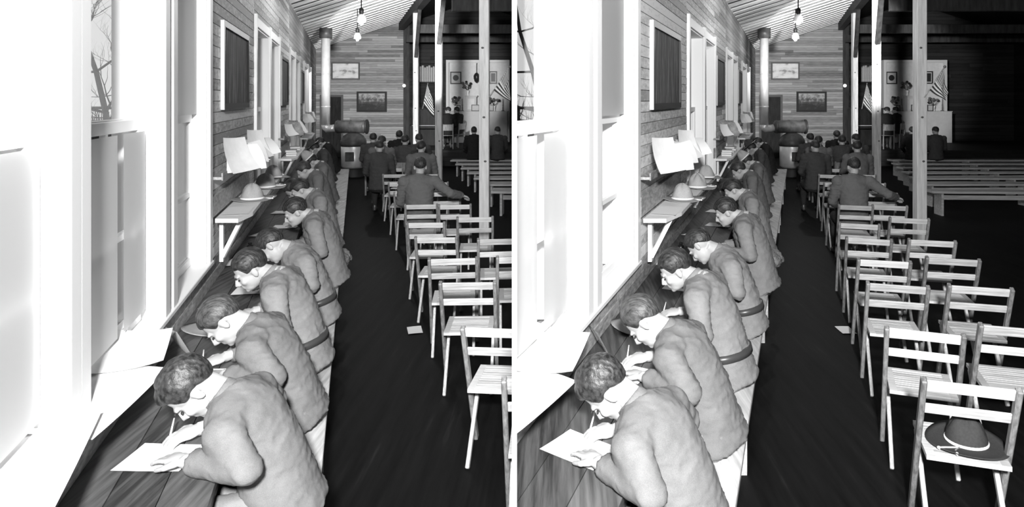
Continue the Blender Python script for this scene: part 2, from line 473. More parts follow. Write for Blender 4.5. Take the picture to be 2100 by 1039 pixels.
def curtain(H, y0, y1, z0, z1, label, group):
    n = 40; s = Shell(); o = 0
    for i in range(n + 1):
        y = y0 + (y1 - y0) * i / n; x = WGL + .075 
        s.v += [H.P(x, y, z0), H.P(x, y, z1)]
    s.f = [(2 * i, 2 * i + 2, 2 * i + 3, 2 * i + 1) for i in range(n)]
    base = H.P(WGL, (y0 + y1) / 2, z0); s.shift(base)
    tag(put('window_blind', s.mesh('window_blind', True), 'curtain_cloth', None, H, base), label, 'blind', group)
for H in HALLS:
    for i, (a, b) in enumerate(WIN): window(H, i, a, b, i < 3)
    curtain(H, 2.64, 3.16, SILL + .1, 1.97, 'white half blind at the jamb side of the window showing the bare tree', 'jamb side half curtains')
    curtain(H, 3.25, 3.60, SILL + .1, 1.97, 'white half blind drawn under the clear pane with the bare tree', 'half curtains under the tree pane')
    curtain(H, 3.99, 4.86, 2.03, 2.92, 'white blind over the upper half of the window next to the plank wall', 'upper window blinds')
    curtain(H, 0.8, 2.35, SILL + .1, 1.97, 'wide white half blind of the window farthest from the back wall', 'wide half curtains')

# ------------------------------------------------------------------ outdoors
def clip_keep(H, p): return H.side * (p.x - CUT * p.y) > PART_T
struct('ground_outside', Shell().box(-60, 60, -20, 90, -0.75, -0.6), 'field')
def bare_tree(H, base, height, seed, label, lean=0.0):
    rnd = random.Random(seed); root = tag(empty('bare_tree', base), label, 'tree', 'bare trees outside the windows')
    pts = [Vector((0, 0, -.1))]; d = Vector((lean, 0, 1)); n = 7
    for i in range(n):
        d = (d + Vector((rnd.uniform(-.16, .16), rnd.uniform(-.1, .1), 0))).normalized(); pts.append(pts[-1] + d * height / n)
    rad = [0.085 * height / 6 * (1 - .8 * i / n) for i in range(n + 1)]
    put('trunk', Shell().tube(pts, rad, n=8).mesh('trunk', True), 'bark', root, H)
    def grow(sh, p, d, L, r, lev):
        q = [p]; rr = [r]; k = 5
        for i in range(k):
            d = (d + Vector((rnd.uniform(-.3, .3), rnd.uniform(-.3, .3), rnd.uniform(-.12, .3)))).normalized()
            q.append(q[-1] + d * L / k); rr.append(r * (1 - .75 * (i + 1) / k))
        sh.tube(q, rr, n=5)
        if lev:
            for i in range(1, k + 1):
                for _ in range(2 if lev > 1 else 1):
                    dd = (d + Vector((rnd.uniform(-1, 1), rnd.uniform(-.8, .8), rnd.uniform(-.3, .7)))).normalized()
                    grow(sh, q[i], dd, L * rnd.uniform(.35, .6), rr[i] * .62, lev - 1)
    for i in range(2, n + 1):
        for s in ((-1, 1) if i > 2 else (rnd.choice((-1, 1)),)):
            sh = Shell(); dd = Vector((s * rnd.uniform(.6, 1.1), rnd.uniform(-.5, .5), rnd.uniform(-.1, .5))).normalized()
            grow(sh, pts[i], dd, height * rnd.uniform(.28, .42) * (1.2 - .07 * i), rad[i] * .55, 2)
            put('branch', sh.mesh('branch', True), 'bark', root, H)
def shrub_row(H, pts, h, label):
    for k, p in enumerate(pts):
        rnd = random.Random(k + 50); sh = Shell()
        for i in range(150):
            a = Vector((rnd.uniform(-.5, .5), rnd.uniform(-.4, .4), 0)); d = Vector((rnd.uniform(-.1, .1), rnd.uniform(-.1, .1), 1.0))
            m = a + d * h * .5 + Vector((rnd.uniform(-.1, .1), 0, 0)); e = a + d * h * rnd.uniform(.7, 1.05)
            sh.tube([a, m, e], [.022, .016, .006], n=4)
        tag(put('hedge_shrub', sh.mesh('hedge_shrub'), 'hedge_twigs', None, H, p), label, 'shrub', 'twiggy hedge outside the windows')
# seen through the window: directions given by photo columns, distance by the yard outside
def yard(H, px_left, dist):
    px = px_left if H is HL else px_left + 895
    return Vector(((px - PX0) / FPX * dist, dist, -0.6))
for H in HALLS:
    if H is HL:
        bare_tree(H, yard(H, 243, 14), 6.0, 3, 'bare young tree with forked top standing outside the near window', .0)
        bare_tree(H, yard(H, 196, 17), 4.2, 11, 'low spreading bare tree behind the forked tree outside', .1)
        hp = [yard(H, 100 + 104 * i, 21) for i in range(5)]
        fy = 24
    else:
        bare_tree(H, yard(H, 243, 14), 6.0, 3, 'bare young tree with forked top standing outside the near window', .0)
        bare_tree(H, yard(H, 196, 15), 4.2, 11, 'low spreading bare tree behind the forked tree outside', .1)
        hp = [yard(H, 222 + 104 * i, 21) for i in range(3)]
        fy = 24
    shrub_row(H, hp, 2.4, 'leafless twiggy hedge shrub along the yard outside the window')
    a, b = (yard(H, 20, fy), yard(H, 520, fy)) if H is HL else (yard(H, 168, fy), yard(H, 470, fy))
    fn = empty('yard_fence', a); tag(fn, 'dark rail fence across the yard behind the leafless hedge', 'fence', 'yard fences')
    put('rail', Shell().box(0, b.x - a.x, -.03, .03, 2.36, 2.46).mesh('rail'), 'bark', fn, H)
    put('rail', Shell().box(0, b.x - a.x, -.03, .03, 1.0, 1.75).mesh('rail'), 'hedge_twigs', fn, H)
    for i in range(5):
        x = (b.x - a.x) * i / 4
        put('post', Shell().box(x - .05, x + .05, .03, .12, 0, 2.46).mesh('post'), 'bark', fn, H)
# ------------------------------------------------------------------ posts, desk, benches
for H in HALLS:
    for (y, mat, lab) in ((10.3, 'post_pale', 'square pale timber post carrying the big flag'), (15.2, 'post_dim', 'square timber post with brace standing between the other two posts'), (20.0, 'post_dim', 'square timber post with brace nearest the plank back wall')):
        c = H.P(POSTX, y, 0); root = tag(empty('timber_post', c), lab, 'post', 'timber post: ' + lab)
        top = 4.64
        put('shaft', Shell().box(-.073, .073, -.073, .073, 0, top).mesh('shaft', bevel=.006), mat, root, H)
        if y > 12:
            v = H.P(POSTX, y - 1.0, 0) - c
            put('brace', Shell().beam((v.x * .06, v.y * .06 - .03, 3.35), (v.x, v.y, 4.62), .1, .06).mesh('brace'), 'timber_dark', root, H)  # brace is dark from facing away; shade put into its timber colour
        k = Shell()
        for z in ((1.2, .02), (1.86, .0), (2.9, -.02)):
            k.ball((z[1], -.073, z[0]), (.022, .006, .016), nu=10, nv=6)
        put('knot', k.mesh('knot', True), 'frame_oak', root, H)['kind'] = 'stuff'

DX0, DX1, DZ = WX + 0.002, -0.46, 0.75
for H in HALLS:
    segs = ((0.9, 5.6), (5.604, 10.6), (10.604, 15.2), (15.204, 18.4))
    base = H.P(-0.75, 0.9, 0)
    root = tag(empty('writing_desk', base), 'long continuous plank writing desk fixed under the windows', 'desk', 'wall desks')
    ww = (DX1 - DX0) / 3
    for i in range(3):
        for (a, b) in segs:
            sh = Shell().hbox(H, DX0 + i * ww, DX0 + (i + 1) * ww - .004, a, b, DZ - .03, DZ - random.uniform(0, .003)).shift(base)
            put('plank', sh.mesh('plank'), 'desk_wood', root, H)
    put('apron', Shell().hbox(H, DX1 - .05, DX1 - .025, .9, 18.4, DZ - .12, DZ - .032).shift(base).mesh('apron'), 'desk_wood', root, H)
    for y in (1.3, 3.05, 4.65, 6.9, 9.1, 11.3, 13.4, 15.6, 18.0):
        put('support', Shell().hbox(H, DX0 + .0, DX1 - .06, y - .03, y + .03, 0, DZ - .032).shift(base).mesh('support'), 'desk_wood', root, H)
    # benches
    for bi, (a, b) in enumerate(((1.5, 6.3), (6.36, 11.2), (11.26, 16.4))):
        xr = lambda y: -.10 + .018 * (y - 3)
        base = H.P(xr(a) - .14, a, 0)
        lab = ('long pale plank bench under the writers at the end by the tree window', 'long plank bench under the writers beside the three shelf hats', 'long plank bench under the hatted writers near the stove')[bi]
        root = tag(empty('plank_bench', base), lab, 'bench', 'bench: ' + lab)
        def bb(x0, x1, y0, y1, z0, z1):
            return Shell().hexa([H.P(xr(y) + x, y, z) for (x, y, z) in ((x0, y0, z0), (x1, y0, z0), (x1, y1, z0), (x0, y1, z0), (x0, y0, z1), (x1, y0, z1), (x1, y1, z1), (x0, y1, z1))]).shift(base)
        put('seat_plank', bb(-.31, 0, a, b, .41, .45).mesh('seat_plank', bevel=.004), 'bench_wood', root, H)
        for y in (a + .3, (a + b) / 2, b - .3):
            put('leg', bb(-.27, -.03, y - .02, y + .02, 0, .41).mesh('leg'), 'bench_wood', root, H)

# ------------------------------------------------------------------ folding chair
ch = Kit('folding_chair')
for s in (-1, 1):
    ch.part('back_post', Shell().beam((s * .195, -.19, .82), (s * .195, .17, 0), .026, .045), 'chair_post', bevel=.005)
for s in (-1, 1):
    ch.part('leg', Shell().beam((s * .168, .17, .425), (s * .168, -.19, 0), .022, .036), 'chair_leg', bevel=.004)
ch.part('top_rail', Shell().beam((-.182, -.175, .785), (.182, -.175, .785), .062, .014, (0, .41, -.91)), 'chair_pale', bevel=.003)
ch.part('back_rail', Shell().beam((-.182, -.118, .655), (.182, -.118, .655), .056, .014, (0, .41, -.91)), 'chair_pale', bevel=.003)
for s in (-1, 1):
    ch.part('seat_side', Shell().box(s * .157 - .02, s * .157 + .02, -.15, .22, .422, .444), 'chair_pale')
ch.part('seat_back_rail', Shell().box(-.137, .137, -.15, -.105, .422, .444), 'chair_pale')
ch.part('seat_front_rail', Shell().box(-.137, .137, .19, .22, .422, .444), 'chair_pale')
for i in range(9):
    y0 = -.1 + i * .0322
    ch.part('seat_slat', Shell().box(-.137, .137, y0, y0 + .0245, .43, .442), 'chair_pale')
ch.part('rung', Shell().beam((-.156, -.13, .07), (.156, -.13, .07), .02, .02), 'chair_pale')
ch.part('rung', Shell().beam((-.182, .105, .14), (.182, .105, .14), .022, .022), 'chair_pale')
# (X of the left post, Y of the back, turn, label)
ORD = ('first', 'second', 'third', 'fourth', 'fifth', 'sixth')
CHAIRS = [(.758, 3.22, 9, 'slatted folding chair with a dark corded hat on its seat')]
for (x, y, tn), o in zip(((.691, 3.95, 15), (.698, 4.91, 7), (.708, 5.63, 3), (.688, 6.51, 8), (.680, 7.27, 6), (.771, 8.50, 3)), reversed(ORD)):
    CHAIRS.append((x, y, tn, 'empty slatted folding chair at the aisle, %s behind the man resting his arm' % o))
for (x, y, tn), o in zip(((.718, 9.62, 2), (.71, 10.7, 2), (.69, 11.9, 3), (.72, 12.9, 2)), ORD):
    CHAIRS.append((x, y, tn, 'folding chair at the aisle, %s from the arm-resting man towards the stove' % o))
for (x, y, tn), o in zip(((1.287, 5.70, 4), (1.27, 6.42, 3), (1.27, 7.6, 4), (1.19, 8.49, 3)), reversed(ORD[:4])):
    CHAIRS.append((x, y, tn, 'empty folding chair in the column by the posts, %s behind the resting arm' % o))
for (x, y, tn), o in zip(((1.25, 9.62, 3), (1.25, 10.75, 3), (1.26, 11.9, 2), (1.24, 12.85, 2)), ('holding the resting arm', 'next ahead of the resting arm', 'two ahead of the resting arm', 'three ahead of the resting arm')):
    CHAIRS.append((x, y, tn, 'folding chair in the column by the posts, ' + o))
for (x, y, tn), o in zip(((1.27, 4.85, 6), (1.25, 4.0, 8)), ('fifth', 'sixth')):
    CHAIRS.append((x, y, tn, 'empty folding chair in the column by the posts, %s behind the resting arm' % o))
def turn(H, tn): return H.yaw * .55 - R(tn) if H is HL else H.yaw * .75 - R(tn * .5)
def chair_at(H, x, y, tn):
    a = turn(H, tn); m = Matrix.Rotation(a, 3, 'Z')
    p = H.P(x, y, 0) - m @ Vector((-.195, -.19, 0))      # the left post top stands at (x, y)
    return Vector((p.x, p.y, 0)), a
for H in HALLS:
    for (x, y, tn, lab) in CHAIRS:
        p, a = chair_at(H, x, y, tn)
        ch.place(H, p, a, lab, 'chair', lab)

# ------------------------------------------------------------------ campaign hats
def hat_kit(name, mat, z0=0.0):
    k = Kit(name)
    def mod(r, z, a):
        f = max(0.0, (z - .05) / .09)
        d = (0.5 + 0.5 * math.cos(4 * a)) ** 2
        return r * (1 - .42 * f * d), z - .012 * f * d
    prof = [(.094, .0), (.093, .02), (.089, .05), (.082, .08), (.068, .108), (.045, .128), (.02, .138), (.002, .141)]
    k.part('crown', Shell().lathe([(r, z + .006) for r, z in prof], n=32, mod=mod), mat, smooth=True)
    br = [(.09, .004), (.13, .002), (.165, .004), (.19, .01), (.1915, .013), (.165, .0075), (.13, .0055), (.09, .008)]
    k.part('brim', Shell().lathe(br, n=36, mod=lambda r, z, a: (r * (1 + .05 * math.cos(2 * a)), z + .012 * (r / .19) ** 2 * math.cos(2 * a) + .001), cap=False), mat, smooth=True)
    cd = k.part('hat_cord', Shell().lathe([(.093, .008), (.0985, .012), (.0985, .019), (.093, .023)], n=28, cap=False), 'cord', smooth=True)
    tip = Shell()
    tip.tube([(.09, -.03, .014), (.13, -.05, .012), (.165, -.045, .013)], [.004, .004, .004], n=6).ball((.17, -.045, .014), (.011, .007, .007))
    tip.tube([(.09, -.02, .014), (.12, -.09, .012), (.14, -.115, .014)], [.004, .004, .004], n=6).ball((.145, -.12, .015), (.009, .009, .007))
    k.part('acorn_tip', tip, 'cord', owner=cd, smooth=True)
    return k
hat = hat_kit('campaign_hat', 'felt'); hat_d = hat_kit('campaign_hat', 'felt_dark')
SHZ = 1.25
for H in HALLS:
    for (x, y, r, lab) in ((-.80, 6.0, 15, 'grey felt campaign hat at the front end of the wall shelf, beside the spread paper'), (-.775, 6.8, 60, 'grey felt campaign hat in the middle of three on the wall shelf'), (-.785, 7.64, 100, 'grey felt campaign hat farthest along the wall shelf, by the second window')):
        hat.place(H, H.P(x, y, SHZ + .003), H.yaw + R(r), lab, 'hat', lab)
    hat.place(H, H.P(-.76, 4.16, DZ), H.yaw + R(20), 'grey campaign hat lying on the desk before the writer with the brightly lit face', 'hat', 'hat on the desk')
    p, a = chair_at(H, *CHAIRS[0][:3]); q = p + Matrix.Rotation(a, 3, 'Z') @ Vector((0.03, .03, .446))
    hat_d.place(H, q, a + R(-100), 'dark felt campaign hat with white cord on a folding chair seat', 'hat', 'hat on the chair')

# ------------------------------------------------------------------ people
SCRATCH = bpy.data.scenes.new('scratch')
def remesh(sh, voxel, smooth=2):
    m = bpy.data.meshes.new('tmp'); m.from_pydata([tuple(v) for v in sh.v], [], sh.f)
    o = bpy.data.objects.new('tmp', m); SCRATCH.collection.objects.link(o)
    md = o.modifiers.new('r', 'REMESH'); md.mode = 'VOXEL'; md.voxel_size = voxel
    if smooth:
        sm = o.modifiers.new('s', 'SMOOTH'); sm.factor = .5; sm.iterations = smooth
    vl = SCRATCH.view_layers[0]; vl.update(); dg = vl.depsgraph; out = bpy.data.meshes.new_from_object(o.evaluated_get(dg))
    bpy.data.objects.remove(o); bpy.data.meshes.remove(m)
    out.shade_smooth(); return out
def folds(m, amp, seed, axis=(1.0, 1.0, 2.6), freq=9.0):
    cs = [v.co.copy() for v in m.vertices]; ns = [v.normal.copy() for v in m.vertices]; out = []
    for c, n0 in zip(cs, ns):
        p = Vector((c.x * axis[0], c.y * axis[1], c.z * axis[2])) * freq + Vector((seed * 3.1, seed, 0))
        n = noise.noise(p); r = 1 - abs(noise.noise(p * 1.3 + Vector((9, 4, 2)))) * 2
        r2 = 1 - abs(noise.noise(p * 2.6 + Vector((1, 7, 5)))) * 2
        out.extend(c + n0 * amp * (0.5 * n + 0.6 * max(0, r) ** 2 + 0.3 * max(0, r2) ** 3))
    m.vertices.foreach_set('co', out); m.update()
    return m
def hand(sh, W, d, nrm, side, curl, spread=1.0):
    d = Vector(d).normalized(); nrm = Vector(nrm); nrm = (nrm - d * nrm.dot(d)).normalized(); w = d.cross(nrm) * side
    rot = Matrix((w, d, nrm)).transposed()
    sh.tube([W - d * .03, W + d * .015], [.026, .028], ref=w, n=10)
    sh.ball(W + d * .048, (.04, .052, .017), rot)
    for i, (o, L) in enumerate(((.029, .075), (.010, .084), (-.010, .079), (-.029, .062))):
        p = W + d * .085 + w * o; dd = (d + w * o * 3 * spread).normalized(); pts = [p - dd * .02, p]; c = curl * (0.85 + .1 * i)
        for sgm, k in ((.44, .5), (.31, 1.0), (.25, 1.0)):
            dd = (dd * math.cos(c * k) + nrm * math.sin(c * k)).normalized(); pts.append(pts[-1] + dd * L * sgm)
        sh.tube(pts, [.0095, .0095, .009, .0082, .0068], ref=w, n=8); sh.ball(pts[-1], .0068, nu=8, nv=6)
    t = (d * .75 + w * .7 + nrm * .25).normalized(); p = W + d * .03 + w * .03
    t2 = (d * .95 + w * .05 + nrm * (.2 + .4 * curl)).normalized()
    pts = [p, p + t * .035, p + t * .035 + t2 * .03, p + t * .035 + t2 * .052]
    sh.tube(pts, [.014, .012, .010, .008], ref=nrm, n=8); sh.ball(pts[-1], .008, nu=8, nv=6)
    return W + d * .1 + w * .02 + nrm * .02

def smooth01(a, b, x):
    t = min(1, max(0, (x - a) / (b - a))); return t * t * (3 - 2 * t)
def make_hair(style, seed, fine=False):
    sh = Shell().ball((0, 0, 0), 1.0, nu=180 if fine else 84, nv=110 if fine else 56); c = Vector((0, -.012, .022)); rx = Vector((.081, .104, .094))
    out = []
    for u in sh.v:
        p = Vector((u.x * rx.x, u.y * rx.y, u.z * rx.z)) + c
        y = p.y
        if y > .062: line = .052
        elif y > .035: line = .052 - (.062 - y) / .027 * .057
        elif y > -.035: line = -.005
        else: line = -.005 - (-.035 - y) / .05 * .06
        if abs(p.x) < .05 and y > .03: line = min(line, .058)
        cover = smooth01(line - .012, line + .012, p.z)
        topf = smooth01(.0, .10, p.z)
        k = .90 + cover * (.10 + .05 * topf + (.02 if style == 'wavy' else 0))
        n1 = noise.noise(Vector((p.x * 120, p.y * 16, p.z * 22)) + Vector((seed, 0, 0)))
        if style == 'wavy':
            ph = p.y * 42 + p.z * 30 + 5 * noise.noise(p * 22 + Vector((seed, 3, 0)))
            n2 = .03 * math.sin(ph) + .03 * noise.noise(p * 32 + Vector((0, seed, 0))) + .10 * smooth01(.04, .09, p.y) * (0.6 + noise.noise(p * 40))
        else:
            n2 = .03 * noise.noise(Vector((p.x * 30, p.y * 10, p.z * 12)) + Vector((0, seed, 5)))
        if style == 'parted': n2 += -.05 * math.exp(-((p.x + .035) / .006) ** 2) * topf
        k += cover * (n1 * (.022 if fine else .018) + n2 * (0.4 + .6 * topf))
        out.append(Vector(((p - c).x * k, (p - c).y * k, (p - c).z * k)) + c)
    sh.v = out; return sh
def eyes_brows():
    e, b = Shell(), Shell()
    for s in (-1, 1):
        e.ball((s * .031, .088, -.018), (.013, .006, .005)); b.ball((s * .033, .0955, .004), (.02, .006, .0045), Matrix.Rotation(-s * .1, 3, 'Y'))
    return e, b

def person_kit(p):
    """p: joints in person space (forward +Y, right +X, floor at 0), head matrix, materials"""
    k = Kit('person'); J = {n: Vector(v) for n, v in p['J'].items()}; vx = p.get('voxel', .012); bx = p.get('body_voxel', .009)
    hm = p['head_rot']; hc = J['head']
    lat = (J['shR'] - J['shL']).normalized()
    # body: head, neck, core, hands, legs in one surface
    b = Shell(); hs = Shell()
    hs.ball((0, -.012, .02), (.076, .098, .088), nu=24, nv=16).ball((0, .03, -.045), (.061, .066, .078), nu=20, nv=14).ball((0, .048, -.088), (.046, .044, .036))
    hs.ball((0, .078, -.106), (.022, .018, .016)).ball((0, .083, .004), (.05, .018, .011))
    hs.tube([(0, .088, .0), (0, .104, -.025), (0, .114, -.042), (0, .098, -.052)], [.008, .011, .015, .012], n=10)
    for s in (-1, 1):
        hs.ball((s * .036, .066, -.042), (.024, .024, .024)).ball((s * .077, -.006, -.024), (.009, .019, .031), Matrix.Rotation(s * .25, 3, 'Z'))
        hs.ball((s * .012, .103, -.05), .009)
    hs.ball((0, .09, -.073), (.021, .011, .006)).ball((0, .089, -.082), (.018, .011, .007))
    b.add([hm @ v + hc for v in hs.v], hs.f)
    nk = J['neck']; up = hc + hm @ Vector((0, -.025, -.05))
    b.tube([nk - (up - nk).normalized() * .06, nk, nk.lerp(up, .5), up], [.062, .056, .053, .05], n=14)
    b.tube([J['pelvis'], J['waist'], J['chest'], nk], [(.12, .08), (.11, .08), (.12, .08), (.06, .05)], ref=lat)
    for s in 'LR':
        sg = 1 if s == 'R' else -1
        b.tube([nk.lerp(J['sh' + s], .2), J['sh' + s], J['el' + s], J['wr' + s]], [.04, .042, .034, .026])
        b.tube([J['pelvis'], J['hip' + s], J['kn' + s], J['an' + s]], [.06, .06, .045, .035])
        hd = p['hand' + s]
        hand(b, J['wr' + s], hd[0], hd[1], sg * hd[3] if len(hd) > 3 else sg, hd[2])
    bi = k.part('body', remesh(b, bx, 1), 'skin')
    e, br = eyes_brows()
    for nm, q in (('eye', e), ('eyebrow', br)):
        q.v = [hm @ v + hc for v in q.v]; k.part(nm, q, 'lash', bi, True)
    if p.get('hair'):
        h = make_hair(p['hair'], p.get('seed', 1), p.get('body_voxel', .009) < .009); h.v = [hm @ v + hc for v in h.v]
        k.part('hair', h, p.get('hair_mat', 'hair_dark'), None, True)
    # jacket
    j = Shell(); up = Vector((0, 0, 1))
    fat = p.get('fat', 1.0); hem = J['hem'] if 'hem' in J else J['pelvis'] + Vector((0, -.02, -.1))
    j.tube([hem, J['pelvis'], J['pelvis'].lerp(J['waist'], .6), J['waist'], J['waist'].lerp(J['chest'], .6), J['chest'], J['chest'].lerp(nk, .5), nk - (nk - J['chest']) * .08, nk + (nk - J['chest']).normalized() * .02],
           [(.2 * fat, .155 * fat), (.195 * fat, .15 * fat), (.175 * fat, .135 * fat), (.168 * fat, .128 * fat), (.18, .135), (.19, .13), (.165, .11), (.1, .085), (.066, .066)], ref=lat, n=24)
    for s in 'LR':
        S, E, W = J['sh' + s], J['el' + s], J['wr' + s]; C = J['chest'].lerp(nk, .55)
        j.ball(S, (.074, .074, .074))
        j.tube([C, C.lerp(S, .6), S, S.lerp(E, .35), S.lerp(E, .8), E + (E - S).normalized() * .01, E.lerp(W, .25), E.lerp(W, .65), E.lerp(W, .93)],
               [.09, .085, .074, .064, .057, .054, .054, .047, .042], n=14)
        j.ball(E, .056)
    jm = folds(remesh(j, vx, 2), p.get('fold', .012), p.get('seed', 1))
    ji = k.part('jacket', jm, p.get('jacket', 'wool'))
    if p.get('belt'):
        bz = J['pelvis'].lerp(J['waist'], .45); t = (J['waist'] - J['pelvis']).normalized()
        k.part('belt', Shell().tube([bz - t * .022, bz - t * .02, bz + t * .02, bz + t * .022], [(.17, .13), (.198, .156), (.196, .154), (.17, .13)], ref=lat, n=32), 'boot_leather', ji, True)
    ax = (nk - J['chest']).normalized(); c0 = nk - ax * .03
    hup = (hc - nk).normalized(); cs = Shell()
    cs.tube([c0 - ax * .01, c0 + (ax + hup) * .018, c0 + (ax + hup) * .034], [(.082, .085), (.07, .072), (.064, .066)], ref=lat, n=20)
    k.part('collar', remesh(cs, .008, 1), p.get('jacket', 'wool'), ji)
    # trousers, leggings, boots
    tr = Shell(); legs = []
    tr.tube([J['hipL'] + Vector((-.06, 0, 0)), J['pelvis'] + Vector((0, 0, -.02)), J['hipR'] + Vector((.06, 0, 0))], [.1, .13, .1], ref=(0, 1, 0), n=14)
    for s in 'LR':
        hp, kn, an = J['hip' + s], J['kn' + s], J['an' + s]
        tr.tube([hp, hp.lerp(kn, .4), hp.lerp(kn, .85), kn, kn.lerp(an, .12), kn.lerp(an, .3)], [.1, .098, .078, .072, .068, .058], n=14); tr.ball(kn, .07)
        le = Shell(); bo = Shell(); legs.append((le, bo)); le.tube([kn.lerp(an, .2), kn.lerp(an, .45), kn.lerp(an, .8), an], [.058, .06, .046, .045], n=14)
        f = Vector(p.get('toe', (0, 1, 0)))
        bo.tube([an + Vector((0, 0, .03)), an - Vector((0, 0, an.z - .035)) - f * .03, an - Vector((0, 0, an.z - .04)) + f * .06, an - Vector((0, 0, an.z - .034)) + f * .17], [(.046, .046), (.04, .04), (.045, .038), (.03, .026)], n=12)
        bo.ball(an - Vector((0, 0, an.z - .035)) - f * .03, .036)
    k.part('trousers', folds(remesh(tr, .016, 2), .008, 4), p.get('trousers', 'trouser'))
    for le, bo in legs:
        k.part('legging', le, p.get('leggings', 'puttee'), None, True); k.part('boot', remesh(bo, .014, 1), 'boot_leather')
    if p.get('hat'):
        hk = hat if p['hat'] == 'felt' else hat_d; o = None
        for (nm, m, mat, ow, lab) in hk.parts:
            mm = m.copy(); M = Matrix.Translation(hc) @ hm.to_4x4() @ Matrix.Translation((0, -.015, .058)) @ Matrix.Rotation(-.1, 4, 'X')
            mm.transform(M); i = k.part('hat_' + nm if not nm.startswith('hat') else nm, mm, mat, o)
            if o is None: o = i
    k.head = hc
    return k

def hrot(pitch, yaw=0, roll=0):
    """pitch > 0 bows the head, yaw > 0 turns it to the person's left"""
    return Matrix.Rotation(R(yaw), 3, 'Z') @ Matrix.Rotation(R(-pitch), 3, 'X') @ Matrix.Rotation(R(roll), 3, 'Y')

def writer(head=(0, .35, 1.05), pitch=58, yaw=0, roll=0, turn_=0.0, hunch=0.0, **kw):
    """a man on the bench bent over the desk; desk top at 0.75, its front edge about 0.2 ahead of him"""
    hx, hy, hz = head
    ny, nz = hy - .135, hz - .045 + hunch
    J = dict(pelvis=(0, 0, .55), waist=(hx * .15, ny * .22, .55 + (nz - .55) * .42), chest=(hx * .4, ny * .66, .55 + (nz - .55) * .78), neck=(hx * .85, ny, nz), head=head,
             hem=(0, -.035, .47), hipL=(-.1, .03, .53), hipR=(.1, .03, .53), knL=(-.13, .44, .54), knR=(.13, .44, .54), anL=(-.13, .36, .09), anR=(.13, .36, .09))
    sy, sz = ny - .06, nz - .075
    t = turn_
    J.update(shL=(hx * .6 - .195, sy + t, sz), shR=(hx * .6 + .195, sy - t, sz))
    J.update(elL=kw.pop('elL', (-.285, .07, .82)), elR=kw.pop('elR', (.29, .09, .82)), wrL=kw.pop('wrL', (-.15, .30, .80)), wrR=kw.pop('wrR', (.12, .33, .80)))
    d = dict(J=J, head_rot=hrot(pitch, yaw, roll), handL=((.6, .8, -.06), (0, 0, -1), .25, -1), handR=((-.45, .9, -.12), (.2, .0, -1), .75, -1), hair='combed')
    d.update(kw); return person_kit(d)

FINE = dict(voxel=.011, body_voxel=.0065)
# (kit, hall X and Y of the head, turn, label, writing)
W = []
W.append((writer((0.0, .34, 1.02), 62, 14, -6, .02, hair='wavy', hair_mat='hair_wavy', seed=1, fold=.008, **FINE), -.60, 2.66, -6, 'man with thick wavy hair bent lowest over a letter, at the bench end', 1))
W.append((writer((0.0, .34, 1.03), 58, 4, 4, .03, hair='combed', hair_mat='hair_brown', seed=2, fold=.010, **FINE), -.615, 3.44, 0, 'man with smooth brown hair writing beside the wavy-haired man', 1))
W.append((writer((0.0, .33, 1.10), 34, 24, 0, .0, hair='combed', seed=3, fold=.010, belt=True, jacket='wool_pale_lit', trousers='trouser_pale', **FINE), -.575, 4.2, -10, 'man with brightly lit bowed face and dark hair in pale tunic and belt', 1))
W.append((writer((0.02, .32, 1.07), 56, -22, 6, -.02, hair='combed', seed=4, fold=.011, belt=True, jacket='wool_pale_lit', trousers='trouser_pale', **FINE), -.53, 5.02, 8, 'man with dark glossy hair turned away, between the bright-faced man and the profile man', 1))
W.append((writer((0.0, .30, 1.14), 30, 6, 0, .03, hair='parted', seed=5, jacket='wool_pale_lit', fold=.010, body_voxel=.008), -.43, 6.1, 0, 'man with parted hair and clear profile writing with his face towards the window', 1))  # this and the next two jackets are lightened against flash falloff
W.append((writer((0.0, .29, 1.15), 34, 0, 5, .0, hair='combed', seed=6, jacket='wool_pale_lit', body_voxel=.01, voxel=.014), -.47, 7.45, 4, 'man with streaked dark hair writing behind the profile man', 0))
W.append((writer((0.0, .34, 1.04), 55, 0, 0, .0, hair='combed', seed=7, jacket='wool_pale_lit', body_voxel=.012, voxel=.016), -.62, 8.35, 0, 'bare-headed man bent low in pale tunic beside the shelf with three hats', 0))
W.append((writer((0.0, .28, 1.15), 36, 0, 0, .0, hair='combed', seed=8, jacket='wool_mid', body_voxel=.012, voxel=.016), -.55, 9.5, 0, 'dark-haired man in mid grey coat next to the first hatted writer', 0))
W.append((writer((0.0, .27, 1.14), 38, 10, 0, .0, hair='combed', hat='felt', seed=9, jacket='wool_mid', body_voxel=.012, voxel=.016), -.52, 10.9, 0, 'writer wearing a tilted grey campaign hat, coat hem hanging over the bench', 0))
W.append((writer((0.0, .27, 1.16), 34, 0, 0, .0, hair='combed', hat='felt_dark', seed=10, jacket='wool_dark', body_voxel=.014, voxel=.018), -.57, 13.4, 0, 'writer in dark coat and dark campaign hat near the stove', 0))
W.append((writer((0.0, .27, 1.16), 30, 0, 0, .0, hair='combed', seed=11, jacket='wool_black', body_voxel=.014, voxel=.018), -.52, 15.2, 0, 'bare-headed writer in black coat last on the bench, by the stove', 0))
BENCHZ = 0.45
pen = Kit('pen'); pen.part('holder', Shell().tube([(0, 0, .03), (0, 0, .13)], [.0042, .0035], n=8), 'porcelain', smooth=True); pen.part('nib', Shell().tube([(0, 0, 0), (0, 0, .03)], [.0008, .004], n=8), 'iron', smooth=True)
